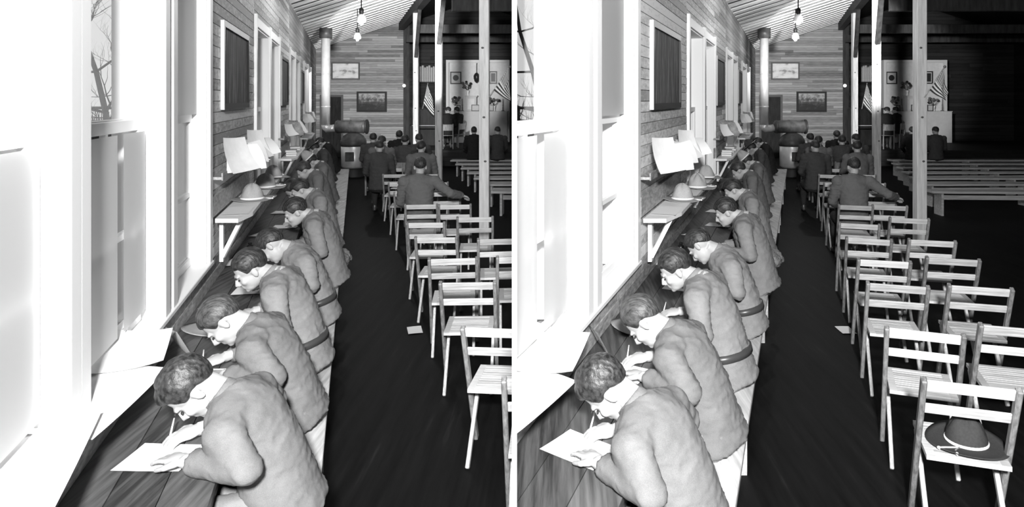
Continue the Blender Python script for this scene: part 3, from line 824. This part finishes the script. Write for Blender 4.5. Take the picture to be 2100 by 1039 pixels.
for H in HALLS:
    for (k, X, Y, tn, lab, wr) in W:
        a = H.yaw + math.pi / 2 + R(tn); m = Matrix.Rotation(a, 3, 'Z'); h = k.head
        o = H.P(X, Y, 0) - m @ Vector((h.x, h.y, 0))
        k.place(H, Vector((o.x, o.y, 0)), a, lab, 'person', lab)
        if wr:
            hl = Vector((.065, .44, DZ + .004)); q = o + m @ hl
            root = pen.place(H, Vector((q.x, q.y, DZ + .004)), a, 'pen in the hand of the ' + ' '.join(lab.split()[:8]), 'pen', 'pen: ' + lab[:40])
            root.rotation_euler = (R(-4), R(56), a)

def sitter(**kw):
    J = dict(pelvis=(0, 0, .55), waist=(0, -.02, .74), chest=(0, .0, .97), neck=(0, .02, 1.12), head=(0, .045, 1.25), hem=(0, -.01, .46),
             shL=(-.2, .0, 1.05), shR=(.2, .0, 1.05), elL=(-.25, .06, .78), elR=(.25, .06, .78), wrL=(-.12, .3, .66), wrR=(.12, .3, .66),
             hipL=(-.1, .03, .52), hipR=(.1, .03, .52), knL=(-.13, .45, .52), knR=(.13, .45, .52), anL=(-.13, .45, .09), anR=(.13, .45, .09))
    J.update(kw.pop('J', {}))
    d = dict(J=J, head_rot=hrot(kw.pop('pitch', 12), kw.pop('yaw', 0)), handL=((.3, .9, -.2), (0, 0, -1), .4, -1), handR=((-.3, .9, -.2), (0, 0, -1), .4, -1), hair='combed', body_voxel=.013, voxel=.017, jacket='wool_dark', trousers='trouser_dark', leggings='trouser_dark')
    d.update(kw); return person_kit(d)
arm_man = sitter(J=dict(elR=(.40, -.10, .90), wrR=(.56, .08, .84), head=(.01, .04, 1.25)), handR=((.5, .8, -.3), (0, 0, -1), .5, -1), pitch=16, yaw=6, jacket='wool_mid', seed=21, voxel=.012, body_voxel=.009, hair='parted')
S1 = sitter(seed=22); S2 = sitter(seed=23, pitch=22, yaw=14); S3 = sitter(seed=24, yaw=-16, jacket='wool_mid')
S4 = sitter(seed=25, pitch=4, jacket='wool_black'); S5 = sitter(seed=26, yaw=70, jacket='wool_black', pitch=20)
SIT = [(arm_man, 1.0, 8.98, 0, 0, 'man seated on a folding chair with his right arm along the next chair back'),
       (S2, .66, 12.6, 0, 0, 'man seated at the aisle with his coat hanging and leg showing'),
       (S1, .67, 15.3, 6, 0, 'dark-coated man seated closest to the stove'),
       (S3, .80, 14.2, 0, 0, 'grey-coated man seated second from the stove'),
       (S4, 1.36, 16.6, 0, 0, 'black-coated man seated farthest up the hall in the audience group'),
       (S1, 1.31, 14.5, -6, 0, 'dark-coated man seated in the middle of the audience group'),
       (S2, 1.66, 15.0, 0, 0, 'man with bowed turned head seated nearest the braced post'),
       (S3, 1.43, 12.5, 4, 0, 'grey-coated man with bright collar seated behind the audience group'),
       (S5, 3.42, 22.3, 0, .5, 'black-coated man sitting at the piano on the stage'),
       (S4, 3.85, 23.0, 50, .5, 'black-coated man on the stage before the altar edge'),
       (S4, 3.62, 18.9, 0, 0, 'black-coated man on a plank bench beside the flag post'),
       (S2, 4.25, 18.8, 0, 0, 'broad dark-coated man on a plank bench before the altar')]
stool = Kit('plain_chair')
for sx in (-1, 1):
    for sy in (-1, 1): stool.part('leg', Shell().box(sx * .16 - .016, sx * .16 + .016, sy * .16 - .016, sy * .16 + .016, 0, .43), 'chair_post')
stool.part('seat', Shell().box(-.19, .19, -.19, .19, .43, .452), 'chair_post', bevel=.004)
stool.part('backrest', Shell().box(-.18, .18, -.21, -.195, .6, .8), 'chair_post', bevel=.003)
for sx in (-1, 1): stool.part('back_post', Shell().beam((sx * .16, -.18, .43), (sx * .16, -.215, .82), .03, .02), 'chair_post')
for H in HALLS:
    for i, (k, X, Y, tn, z, lab) in enumerate(SIT):
        a = H.yaw * .5 + R(tn); p = H.P(X, Y, z)
        k.place(H, p, a, lab, 'person', lab)
        if i in (2, 3, 4, 5, 6, 8, 9):
            stool.place(H, p, a, 'plain chair under the ' + lab, 'chair', 'chair of the ' + lab)
# ------------------------------------------------------------------ pictures, shelves and papers on the window wall
def wall_picture(H, y0, y1, z0, z1, lab):
    base = H.P(WX + .02, (y0 + y1) / 2, z0); x0, x1 = WX + .018, WX + .05
    root = tag(empty('framed_picture', base), lab, 'picture', 'picture: ' + lab); t = .05
    put('print', Shell().hbox(H, x0, x0 + .014, y0 + t, y1 - t, z0 + t, z1 - t).shift(base).mesh('print'), 'picture_scene', root, H)
    for (a, b, c, d, m) in ((y0, y0 + .022, z0, z1, 'frame_pale'), (y0 + .022, y0 + t, z0, z1, 'frame_black'), (y1 - t, y1 - .018, z0, z1, 'frame_black'), (y1 - .018, y1, z0 + .08, z1 - .08, 'frame_pale'), (y0 + t, y1 - t, z1 - t, z1, 'frame_black'), (y0 + t, y1 - t, z0, z0 + t, 'frame_black')):
        put('frame_bar', Shell().hbox(H, x0, x1, a, b, c, d).shift(base).mesh('frame_bar'), m, root, H)
def sheet_thing(H, name, mat, pos, w, d, rz, tilt, lab, cat, group, curl=.01, seed=0):
    rnd = random.Random(seed); a, b = rnd.uniform(-1, 1), rnd.uniform(-1, 1)
    sh = Shell().sheet(w, d, lambda x, y: curl * (a * (x / w) ** 2 * 4 + b * (x * y) / (w * d) * 4 + (y / d) ** 2 * 2) + curl * 1.2)
    o = put(name, sh.mesh(name, True), mat, None, H, pos); o.rotation_euler = (tilt[0], tilt[1], rz); tag(o, lab, cat, group); return o
for H in HALLS:
    wall_picture(H, 5.46, 6.93, 2.05, 2.77, 'large dark framed picture on the plank wall above the three hats')
    wall_picture(H, 10.6, 11.9, 2.03, 2.81, 'dark framed picture on the wall between the second and third windows')
    wall_picture(H, 15.5, 16.7, 2.03, 2.8, 'small-looking dark framed picture on the wall near the stove')
    for si, (a, b, z, lab) in enumerate(((5.06, 8.1, SHZ, 'white bracketed wall shelf holding three grey hats'), (10.3, 12.75, 1.23, 'white bracketed wall shelf stacked with books'), (15.0, 17.3, 1.27, 'white bracketed wall shelf near the stove'))):
        base = H.P(-.9, a, z); root = tag(empty('wall_shelf', base), lab, 'shelf', 'shelf: ' + lab); xi = WX + .05
        b8 = [(xi, a, z - .03), (-.78, a, z - .03), (-.71, a + .3, z - .03), (-.71, b, z - .03), (xi, b, z - .03)]
        sh = Shell(); vs = [H.P(*p) for p in b8] + [H.P(p[0], p[1], z) for p in b8]
        sh.add(vs, [(4, 3, 2, 1, 0), (5, 6, 7, 8, 9)] + [(i, (i + 1) % 5, 5 + (i + 1) % 5, 5 + i) for i in range(5)])
        put('shelf_board', sh.shift(base).mesh('shelf_board'), 'white_paint', root, H)
        for y in (a + .2, b - .25):
            put('bracket_post', Shell().hbox(H, xi, xi + .03, y - .03, y + .03, z - .36, z - .031).shift(base).mesh('bracket_post'), 'white_paint', root, H)
            put('brace', Shell().beam(H.P(xi + .02, y, z - .33), H.P(-.78, y, z - .035), .03, .03, (0, 1, 0)).shift(base).mesh('brace'), 'white_paint', root, H)
        # rack above the shelf
        ra, rb = a - .02, min(b, a + 1.9)
        base = H.P(WX + .02, ra, z + .02); rack = tag(empty('newspaper_rack', base), 'wooden newspaper rack above the ' + lab[6:], 'rack', 'rack: ' + lab)
        put('rack_board', Shell().hbox(H, WX + .018, WX + .04, ra, rb, z + .012, z + .16).shift(base).mesh('rack_board'), 'wainscot', rack, H)
        put('rack_ledge', Shell().hbox(H, WX + .018, WX + .10, ra, rb, z + .29, z + .31).shift(base).mesh('rack_ledge'), 'wainscot', rack, H)
        put('rack_lip', Shell().hbox(H, WX + .10, WX + .112, ra, rb, z + .285, z + .34).shift(base).mesh('rack_lip'), 'wainscot', rack, H)
        rnd = random.Random(si + 5); n = 9 if si == 0 else 6
        for i in range(n):
            y = ra + .15 + (rb - ra - .3) * i / (n - 1); mt = rnd.choice(('paper', 'newsprint', 'newsprint', 'magazine_grey' if si else 'paper'))
            tl = rnd.uniform(48, 74); w, d = rnd.uniform(.22, .36), rnd.uniform(.2, .28); yw = R(rnd.uniform(-48, -15))
            sheet_thing(H, 'newspaper', mt, H.P(WX + .04 + w / 2 * abs(math.sin(yw)) + d / 2 * math.cos(R(tl)), y, z + .315 + d / 2 * math.sin(R(tl))), d, w, H.yaw + yw, (0, R(tl), 0), 'loose paper leaning in the newspaper rack above the ' + lab[6:], 'newspaper', 'rack papers: ' + lab, .03, i)
    # papers lying on the shelves
    sheet_thing(H, 'magazine', 'paper', H.P(-.83, 5.4, SHZ + .001), .19, .4, H.yaw, (0, 0, 0), 'white magazine lying open at the clipped end of the hat shelf', 'magazine', 'magazine on hat shelf', .004, 3)
    for i in range(6):
        z = 1.23 + .032 * (i % 3); y = 10.9 + .75 * (i // 3)
        base = H.P(-.83, y, z); bk = tag(empty('book', base, H.yaw + R(random.uniform(-12, 12))), 'pale book lying in a stack on the second wall shelf', 'book', 'books on the second shelf')
        put('pages', Shell().box(-.075, .078, -.12, .12, .004, .026).mesh('pages'), 'paper', bk, H)
        put('cover', Shell().box(-.08, .08, -.125, .125, 0, .004).box(-.08, .08, -.125, .125, .026, .03).box(-.08, -.076, -.125, .125, .004, .026).mesh('cover'), 'book_mid', bk, H)
    for i in range(4):
        sheet_thing(H, 'magazine', ('paper', 'magazine_grey')[i % 2], H.P(-.84, 15.4 + .5 * i, 1.272 + .004 * i), .2, .28, H.yaw + R(10 * i - 15), (0, 0, 0), 'magazine lying on the wall shelf near the stove', 'magazine', 'magazines on the far shelf', .01, i)
    # newspapers heaped on the sill
    for i, (x, y, w, d, rz, lab) in enumerate(((-1.0, 2.1, .3, .7, 6, 'crumpled newspaper on the window sill farthest from the plank wall'), (-.985, 2.62, .34, .6, -10, 'spread newspaper on the sill overlapping the desk boards'), (-.97, 3.1, .3, .55, 8, 'folded newspaper on the sill under the tree pane'))):
        sheet_thing(H, 'newspaper', 'newsprint', H.P(x, y, SILL + .034 + .004 * i), w, d, H.yaw + R(rz), (0, R(4), 0), lab, 'newspaper', lab, .018, 20 + i)
    # letters on the desk
    for i, (k, X, Y, tn, lab, wr) in enumerate(W[:7]):
        a = H.yaw + math.pi / 2 + R(tn); m = Matrix.Rotation(a, 3, 'Z'); o = H.P(X, Y, 0) - m @ Vector((k.head.x, k.head.y, 0))
        q = o + m @ Vector((.0, .44, 0)); q.z = DZ + .001
        short = ' '.join(lab.split()[:7])
        sheet_thing(H, 'letter', 'paper', q, .2, .26, a + R(-14), (0, 0, 0), 'letter paper under the hands of the ' + short, 'letter', 'letter of ' + short, .002, i)
    for i, (x, y, r, lab) in enumerate(((-.9, 3.66, 30, 'envelope standing against the wall before the brown-haired writer'), (-.84, 4.42, 10, 'folded sheet on the desk beyond the grey hat'), (-.9, 5.75, -20, 'white envelope on the desk below the shelf bracket'), (-.72, 6.62, 15, 'blotting sheet on the desk beside the ink bottle'), (-.82, 6.95, -25, 'loose writing sheet on the desk behind the ink bottle'))):
        tl = (0, R(60), 0) if i == 0 else (0, 0, 0)
        sheet_thing(H, 'writing_paper', 'paper', H.P(x, y, DZ + (.09 if i == 0 else .002)), .18, .24, H.yaw + R(r), tl, lab, 'paper', lab, .006, 40 + i)
    ib = tag(empty('ink_bottle', H.P(-.86, 6.3, DZ)), 'small black ink bottle on the desk by the loose sheets', 'bottle', 'ink bottles')
    put('jar', Shell().lathe([(.026, 0), (.028, .004), (.028, .035), (.014, .045), (.014, .052)], n=16).mesh('jar', True), 'ink_glass', ib, H)
    put('stopper', Shell().lathe([(.017, .052), (.017, .064)], n=12).mesh('stopper', True), 'ink_glass', ib, H)
    sheet_thing(H, 'dropped_paper', 'paper', H.P(.66, 6.3, .002), .13, .2, H.yaw * .5 + R(8), (0, 0, 0), 'white paper dropped on the dark floor beside the folding chairs', 'paper', 'paper on the floor', .004, 60)

# crumpled coat lying on the bench
cs = Shell(); rnd = random.Random(4)
for i in range(9): cs.ball((rnd.uniform(-.09, .09), rnd.uniform(-.14, .14), .05 + rnd.uniform(0, .06)), (rnd.uniform(.07, .1), rnd.uniform(.07, .11), rnd.uniform(.045, .06)), Matrix.Rotation(rnd.uniform(0, 3), 3, 'Z'))
cm = folds(remesh(cs, .01, 2), .03, 3, (1, 1, 1), 14)
zmin = min(v.co.z for v in cm.vertices)
for H in HALLS:
    tag(put('folded_coat', cm, 'wool_pale_lit', None, H, H.P(-.06, 6.85, BENCHZ - zmin), H.yaw), 'crumpled grey coat bundled on the bench behind the profile man', 'coat', 'bundled coats')

# ------------------------------------------------------------------ stove
for H in HALLS:
    p = H.P(.28, 18.7, 0); root = tag(empty('coal_stove', p), 'round iron stove in a shiny sheet-metal jacket with horizontal drum on top', 'stove', 'stoves')
    put('base', Shell().lathe([(.36, 0), (.36, .05), (.3, .08), (.28, .25)], n=24).mesh('base', True), 'iron', root, H)
    put('jacket', Shell().lathe([(.29, .25), (.325, .3), (.33, .83), (.31, .84)], n=28).mesh('jacket', True), 'zinc', root, H, None)
    put('dome', Shell().lathe([(.33, .84), (.35, .9), (.34, 1.0), (.27, 1.12), (.16, 1.19), (.1, 1.2)], n=28).mesh('dome', True), 'iron_worn', root, H)
    put('feed_door', Shell().box(-.12, .12, -.36, -.33, .45, .7).mesh('feed_door', bevel=.01), 'iron_worn', root, H)
    d = Shell()
    seg = 22; xs = [(-.5, .1), (-.47, .165), (-.44, .175), (0.3, .175), (.34, .165), (.35, .1)]
    d.tube([(x, 0, 1.37) for x, r in xs], [r for x, r in xs], ref=(0, 1, 0), n=seg)
    dr = put('drum', d.mesh('drum', True), 'iron_worn', root, H)
    put('end_cap', Shell().tube([(.351, 0, 1.37), (.38, 0, 1.37), (.39, 0, 1.37)], [.2, .2, .15], ref=(0, 1, 0), n=20).mesh('end_cap', True), 'iron', dr, H)
    for x in (-.42, -.08, .28):
        put('drum_hoop', Shell().tube([(x - .012, 0, 1.37), (x + .012, 0, 1.37)], [.182, .182], ref=(0, 1, 0), n=20).mesh('drum_hoop'), 'iron_worn', dr, H)
    fx = -.76; top = roof_z(-.62)
    fl = put('flue_elbow', Shell().tube([(-.5, 0, 1.34), (-.6, 0, 1.32), (fx + .04, 0, 1.32), (fx, 0, 1.36), (fx, 0, 1.42)], [.1, .1, .115, .118, .118], ref=(0, 1, 0), n=18).mesh('flue_elbow', True), 'zinc', root, H)
    put('flue_pipe', Shell().tube([(fx, 0, 1.42), (fx, 0, top - .28)], [.118, .118], n=22).mesh('flue_pipe', True), 'zinc', root, H)
    put('flue_collar', Shell().tube([(fx, 0, top - .3), (fx, 0, top - .02)], [.17, .17], n=22).mesh('flue_collar', True), 'iron_worn', root, H)
    for z in (1.9, 2.8): put('pipe_joint', Shell().tube([(fx, 0, z), (fx, 0, z + .03)], [.123, .123], n=22).mesh('pipe_joint', True), 'zinc', fl, H)

# ------------------------------------------------------------------ back wall things
def flat_picture(H, x0, x1, z0, z1, y, mat, fmat, name, lab, cat, t=.05, group=None):
    base = H.P((x0 + x1) / 2, y, z0); w, h = x1 - x0, z1 - z0
    root = tag(empty(name, base), lab, cat, group or lab)
    put('print', Shell().box(-w / 2 + t, w / 2 - t, -.022, -.004, t, h - t).mesh('print'), mat, root, H)
    for (a, b, c, d) in ((-w / 2, -w / 2 + t, 0, h), (w / 2 - t, w / 2, 0, h), (-w / 2 + t, w / 2 - t, 0, t), (-w / 2 + t, w / 2 - t, h - t, h)):
        put('frame_bar', Shell().box(a, b, -.04, -.002, c, d).mesh('frame_bar'), fmat, root, H)
    return root
for H in HALLS:
    flat_picture(H, -.43, .61, 2.83, 3.47, BACK, 'map_print', 'frame_oak', 'wall_map', 'pale framed map on the plank back wall above the stove', 'map')
    flat_picture(H, .5, 1.6, 1.65, 2.4, BACK, 'picture_landscape', 'frame_black', 'framed_picture', 'dark framed landscape picture low on the plank back wall', 'picture', .07)
    d = Shell().hbox(H, -.78, -.08, BACK - .03, BACK - .003, 0.0, 2.2)
    dr = struct('door_1', d, 'furniture_dark', H)
    for (a, b, c, e) in ((-.86, -.78, 0, 2.28), (-.08, .0, 0, 2.28), (-.78, -.08, 2.2, 2.28)):
        put('door_frame', Shell().hbox(H, a, b, BACK - .045, BACK - .002, c, e).mesh('door_frame'), 'frame_oak', dr, H)
    for (c, e) in ((.25, 1.0), (1.15, 2.05)):
        put('door_panel', Shell().hbox(H, -.68, -.18, BACK - .045, BACK - .03, c, e).mesh('door_panel'), 'furniture_dark', dr, H)
    p = H.P(2.24, BACK - .06, 2.58); g = tag(empty('wall_lamp', p), 'small white globe wall lamp on the dark corner board', 'lamp', 'globe wall lamps')
    put('bracket', Shell().tube([(0, 0, -.06), (0, -.06, -.06), (0, -.08, -.03)], [.015, .012, .02], n=8).mesh('bracket', True), 'iron', g, H)
    put('globe', Shell().ball((0, -.08, .03), .06).mesh('globe', True), 'lamp_glass', g, H)
    # pendant lamps down the aisle
    for i, (y, lab) in enumerate(((9.6, 'pendant lamp above the folding chairs'), (13.2, 'white pendant lamp hung between the stove pipe and the posts, lower of the pair'), (16.9, 'white pendant lamp nearest the plank back wall'))):
        p = H.P(.35, y, 3.62); g = tag(empty('pendant_lamp', p), lab, 'lamp', 'lamp: ' + lab); top = roof_z(.35) - 3.62
        put('cord', Shell().tube([(0, 0, .24), (0, 0, top)], [.012, .012], n=8).mesh('cord', True), 'iron', g, H)
        put('socket', Shell().lathe([(.03, .15), (.045, .17), (.045, .25), (.02, .27)], n=14).mesh('socket', True), 'iron', g, H)
        put('shade', Shell().lathe([(.082, .0), (.09, .03), (.085, .08), (.06, .13), (.03, .15)], n=20).mesh('shade', True), 'porcelain', g, H)
        put('bulb', Shell().ball((0, 0, -.01), .045).mesh('bulb', True), 'lamp_glass', g, H)
        l = lamp('pendant_light', 'POINT', (p.x, p.y, p.z - .1), PENDANT, .06)
    # small iron box on the purlin
    # piano, book shelf, altar on the stage
    p = H.P(2.95, 23.9, .5); g = tag(empty('upright_piano', p), 'black upright piano at the side of the stage', 'piano', 'pianos')
    put('case', Shell().box(-.55, .55, -.05, .3, .0, 1.28).mesh('case', bevel=.01), 'furniture_dark', g, H)
    put('keyboard_shelf', Shell().box(-.55, .55, -.32, -.05, .6, .7).mesh('keyboard_shelf', bevel=.01), 'furniture_dark', g, H)
    put('keys', Shell().box(-.48, .48, -.3, -.16, .701, .712).mesh('keys'), 'porcelain', g, H)
    put('lid', Shell().box(-.57, .57, -.07, .31, 1.28, 1.31).mesh('lid', bevel=.006), 'furniture_dark', g, H)
    for x in (-.5, .5): put('leg', Shell().box(x - .04, x + .04, -.31, -.23, 0, .6).mesh('leg'), 'furniture_dark', g, H)
    yb = BACK + 1.6
    p = H.P(3.3, yb, 2.75); g = tag(empty('wall_bookcase', p), 'dark wall bookcase with a row of books above the piano', 'bookcase', 'wall bookcases')
    for (a, b, c, e) in ((-.4, .4, 0, .04), (-.4, .4, .76, .8), (-.4, -.36, .04, .76), (.36, .4, .04, .76)):
        put('case_board', Shell().box(a, b, -.28, -.01, c, e).mesh('case_board'), 'furniture_dark', g, H)
    for i in range(8):
        x = -.33 + i * .085
        b = tag(empty('book', p + Vector((x, -.12, .041))), 'tall pale book standing in the wall bookcase', 'book', 'books in the bookcase')
        h = .55 + .08 * ((i * 7) % 3) / 2
        put('cover', Shell().box(-.034, -.028, -.1, .1, 0, h).box(.028, .034, -.1, .1, 0, h).box(-.028, .028, -.1, -.094, 0, h).mesh('cover'), 'book_mid', b, H)
        put('pages', Shell().box(-.0275, .0275, -.0935, .092, .005, h - .006).mesh('pages'), 'paper', b, H)
    # altar
    ay = 25.7
    p = H.P(5.05, ay, .5); g = tag(empty('altar', p), 'white altar table with tall white framed back panel', 'altar', 'altars')
    put('front_cloth', Shell().box(-1.14, 1.14, -.32, -.28, .0, 1.15).mesh('front_cloth'), 'altar_cloth', g, H)
    put('table', Shell().box(-1.12, 1.12, -.28, .2, 0, 1.14).mesh('table'), 'plaster_white', g, H)
    put('top_cloth', Shell().box(-1.16, 1.16, -.33, .22, 1.15, 1.17).mesh('top_cloth'), 'altar_cloth', g, H)
    bp = put('back_panel', Shell().box(-1.1, 1.1, .24, .3, 0, 3.05).mesh('back_panel'), 'plaster_white', g, H)
    for (a, b, c, e) in ((-1.2, -1.1, 0, 3.1), (1.1, 1.2, 0, 3.1), (-1.1, 1.1, 3.0, 3.1)):
        put('panel_frame', Shell().box(a, b, .1, .3, c, e).mesh('panel_frame'), 'frame_pale', bp, H)
    tz = 1.672
    pb = p + Vector((0, .24, 0))
    for (x0, x1, z0, z1, lab) in ((-1.06, -.64, 2.19, 2.66, 'square framed picture with round dark emblem on the altar panel'), (.42, .72, 2.2, 2.68, 'dark framed portrait print on the altar panel beside the flag post')):
        r = tag(empty('altar_picture', pb + Vector(((x0 + x1) / 2, 0, z0))), lab, 'picture', lab); w, h = x1 - x0, z1 - z0
        put('mount', Shell().box(-w / 2 + .04, w / 2 - .04, -.02, -.003, .04, h - .04).mesh('mount'), 'altar_cloth', r, H)
        for (a, b, c, e) in ((-w / 2, -w / 2 + .04, 0, h), (w / 2 - .04, w / 2, 0, h), (-w / 2 + .04, w / 2 - .04, 0, .04), (-w / 2 + .04, w / 2 - .04, h - .04, h)):
            put('frame_bar', Shell().box(a, b, -.035, -.002, c, e).mesh('frame_bar'), 'frame_black', r, H)
        if x0 < 0: put('emblem', Shell().tube([(0, -.024, h / 2), (0, -.021, h / 2)], [.11, .11], ref=(1, 0, 0), n=24).mesh('emblem'), 'frame_black', r, H)
        else: put('emblem', Shell().box(-w / 2 + .07, w / 2 - .07, -.024, -.021, .08, h - .08).mesh('emblem'), 'frame_black', r, H)
    g = tag(empty('tabernacle', H.P(4.82, ay - .05, tz)), 'white box tabernacle in the middle of the altar', 'tabernacle', 'tabernacles')
    put('body', Shell().box(-.2, .2, -.14, .14, 0, .54).mesh('body', bevel=.008), 'altar_cloth', g, H)
    put('door', Shell().box(-.13, .13, -.16, -.141, .06, .46).mesh('door', bevel=.006), 'plaster_white', g, H)
    put('cornice', Shell().box(-.23, .23, -.17, .16, .54, .58).mesh('cornice'), 'altar_cloth', g, H)
    fz = .58
    rnd = random.Random(2)
    for (x, z, lab) in ((4.22, tz, 'vase of dark flowers at the piano end of the altar'), (4.67, tz + fz, 'vase of dark flowers on top of the tabernacle'), (5.66, tz, 'vase of dark flowers on the altar beside the flag')):
        g = tag(empty('flower_vase', H.P(x, ay - .1, z)), lab, 'vase', lab)
        put('vase', Shell().lathe([(.04, 0), (.05, .02), (.03, .08), (.05, .16), (.055, .2)], n=14).mesh('vase', True), 'porcelain', g, H)
        fl = Shell()
        for i in range(9):
            q = Vector((rnd.uniform(-.2, .2), rnd.uniform(-.08, .08), .3 + rnd.uniform(0, .22))); fl.tube([(0, 0, .18), q * .6 + Vector((0, 0, .06)), q], [.006, .005, .004], n=4)
        put('stems', fl.mesh('stems'), 'leaf_dark', g, H)
        for i in range(9):
            q = Vector((rnd.uniform(-.2, .2), rnd.uniform(-.08, .08), .3 + rnd.uniform(0, .22)))
            put('blossom', Shell().ball(q, (rnd.uniform(.045, .07), .05, rnd.uniform(.04, .055)), nu=8, nv=6).mesh('blossom', True), 'petal' if i % 3 else 'leaf_dark', g, H)
    for (x, lab) in ((4.46, 'dark candlestick on the altar beside the tabernacle'), (5.98, 'dark candlestick at the far end of the altar')):
        g = tag(empty('candlestick', H.P(x, ay - .12, tz)), lab, 'candlestick', lab)
        put('stand', Shell().lathe([(.06, 0), (.06, .02), (.02, .04), (.025, .12), (.015, .2), (.04, .23)], n=12).mesh('stand', True), 'brass', g, H)
        put('candle', Shell().lathe([(.014, .23), (.012, .46)], n=8).mesh('candle', True), 'petal', g, H)
    for (x, w, h, lab) in ((4.3, .15, .22, 'small dark altar card before the flower vase'), (4.93, .3, .24, 'wide dark altar card before the tabernacle'), (5.5, .22, .24, 'dark altar card on the altar by the flag post')):
        g = tag(empty('altar_card', H.P(x, ay - .24, tz)), lab, 'card', lab)
        for (a, b, c, e) in ((-w / 2, -w / 2 + .025, 0, h), (w / 2 - .025, w / 2, 0, h), (-w / 2 + .025, w / 2 - .025, 0, .025), (-w / 2 + .025, w / 2 - .025, h - .025, h)):
            put('frame_bar', Shell().box(a, b, -.02, .0, c, e).mesh('frame_bar'), 'frame_black', g, H)
        put('card', Shell().box(-w / 2 + .025, w / 2 - .025, -.012, -.002, .025, h - .025).mesh('card'), 'book_mid', g, H)
    g = tag(empty('hanging_lamp', H.P(5.02, ay - .0, 2.85)), 'dark lantern hung by chains before the altar panel', 'lamp', 'altar lanterns')
    put('bowl', Shell().lathe([(.02, -.12), (.08, -.06), (.11, .04), (.12, .14), (.09, .2), (.04, .26)], n=16).mesh('bowl', True), 'furniture_dark', g, H)
    ring = Shell(); ring.tube([(0, 0, .26), (0, 0, .62)], [.012, .012], n=6)
    put('chain', ring.mesh('chain'), 'iron', g, H)
    put('hook_arm', Shell().beam((0, 0, .61), (0, .22, .61), .02, .02).mesh('hook_arm'), 'iron', g, H)

# ------------------------------------------------------------------ flags
def flag(H, A, B, endA, endB, lab, thick=.012):
    A, B, endA, endB = map(Vector, (A, B, endA, endB)); nu, nv = 20, 14
    g = tag(empty('flag', A), lab, 'flag', lab)
    ext = (B - A).normalized() * .12
    st = put('staff', Shell().tube([Vector((0, 0, 0)) - ext * .6, (B - A) + ext * .3], [thick, thick * .8], n=8).mesh('staff', True), 'plank_pale', g, H)
    put('finial', Shell().ball((B - A) + ext * .35, thick * 1.8, nu=10, nv=6).mesh('finial', True), 'brass', st, H)
    me = bpy.data.meshes.new('cloth'); vs, fs, uv = [], [], []
    for i in range(nu + 1):
        for j in range(nv + 1):
            u, v = i / nu, j / nv
            p = (B - A) * (.12 + .88 * v) + endA.lerp(endB, v) * u
            p += Vector((0, 1, 0)) * (.035 * math.sin(u * 7 + v * 4) * u) + Vector((0, 0, -.05)) * (u * (1 - u)) - Vector((0, thick + .004, 0))
            vs.append(tuple(p)); uv.append((u, v))
    for i in range(nu):
        for j in range(nv):
            a = i * (nv + 1) + j; fs.append((a, a + nv + 1, a + nv + 2, a + 1))
    me.from_pydata(vs, [], fs); ul = me.uv_layers.new()
    for l in me.loops: ul.data[l.index].uv = uv[l.vertex_index]
    me.shade_smooth(); put('cloth', me, 'flag_cloth', g, H)
for H in HALLS:
    flag(H, H.P(POSTX + .09, 10.2, 2.22), H.P(POSTX + .33, 10.2, 2.58), (.25, -.02, -.16), (.035, -.02, -.34), 'striped and starred flag on a slanting staff fixed to the pale post')
    flag(H, H.P(2.75, 23.55, 1.85), H.P(2.9, 23.5, 2.62), (.36, -.02, -.42), (.2, -.02, -.5), 'small striped flag on a staff above the piano', .014)

# ------------------------------------------------------------------ plank benches on the far side
pb = Kit('plank_bench')
pb.part('seat_plank', Shell().box(0, 4.2, -.17, .17, .41, .45), 'plank_pale', bevel=.004)
for x in (.18, 2.1, 4.0):
    pb.part('leg', Shell().box(x - .02, x + .02, -.14, .14, 0, .41), 'plank_pale')
pb.part('rail', Shell().box(.2, 3.98, -.015, .015, .28, .36), 'plank_pale')
for H in HALLS:
    for i in range(7):
        o = ('first', 'second', 'third', 'fourth', 'fifth', 'sixth', 'last')[i]
        pb.place(H, H.P(2.75 + .04 * i, 12.6 + 1.05 * i, 0), R((-3, 1, -1, 2, 0, 1, 0)[i]), 'long backless plank bench in the row of benches, %s counted from the flag post' % o, 'bench', 'far bench ' + o)
bpy.data.scenes.remove(SCRATCH)
# ------------------------------------------------------------------ trim everything that would stand inside the partition
bpy.context.view_layer.update()
PN = Vector((1, -CUT, 0)).normalized()
for o, H in MADE:
    mw = o.matrix_world
    ds = [H.side * PN.dot(mw @ Vector(c)) for c in o.bound_box]
    if min(ds) >= PART_T: continue
    if max(ds) <= PART_T:
        o['gone'] = 1; continue
    inv = mw.inverted(); co = inv @ (PN * PART_T * 1.05 * H.side); no = (mw.to_3x3().transposed() @ (PN * H.side)).normalized()
    bm = bmesh.new(); bm.from_mesh(o.data)
    r = bmesh.ops.bisect_plane(bm, geom=list(bm.verts) + list(bm.edges) + list(bm.faces), plane_co=co, plane_no=no, clear_inner=True)
    ce = [e for e in r['geom_cut'] if isinstance(e, bmesh.types.BMEdge) and e.is_valid]
    if ce:
        try: bmesh.ops.holes_fill(bm, edges=ce, sides=0)
        except Exception: pass
    if len(bm.faces) == 0: o['gone'] = 1
    else:
        m = o.data.copy(); bm.to_mesh(m); o.data = m
    bm.free()
def gone(o):
    if o.type == 'EMPTY': return all(gone(c) for c in o.children) if o.children else False
    return bool(o.get('gone'))
tops = [o for o in scene.objects if o.parent is None]
kill = []
def walk(o):
    for c in list(o.children): walk(c)
    if o.get('gone') or (o.type == 'EMPTY' and gone(o)): kill.append(o)
for o in tops: walk(o)
ks = set(kill)
for o in kill:
    for c in list(o.children):
        if c not in ks: c.parent = o.parent; c.matrix_parent_inverse.identity()
for o in kill: bpy.data.objects.remove(o)
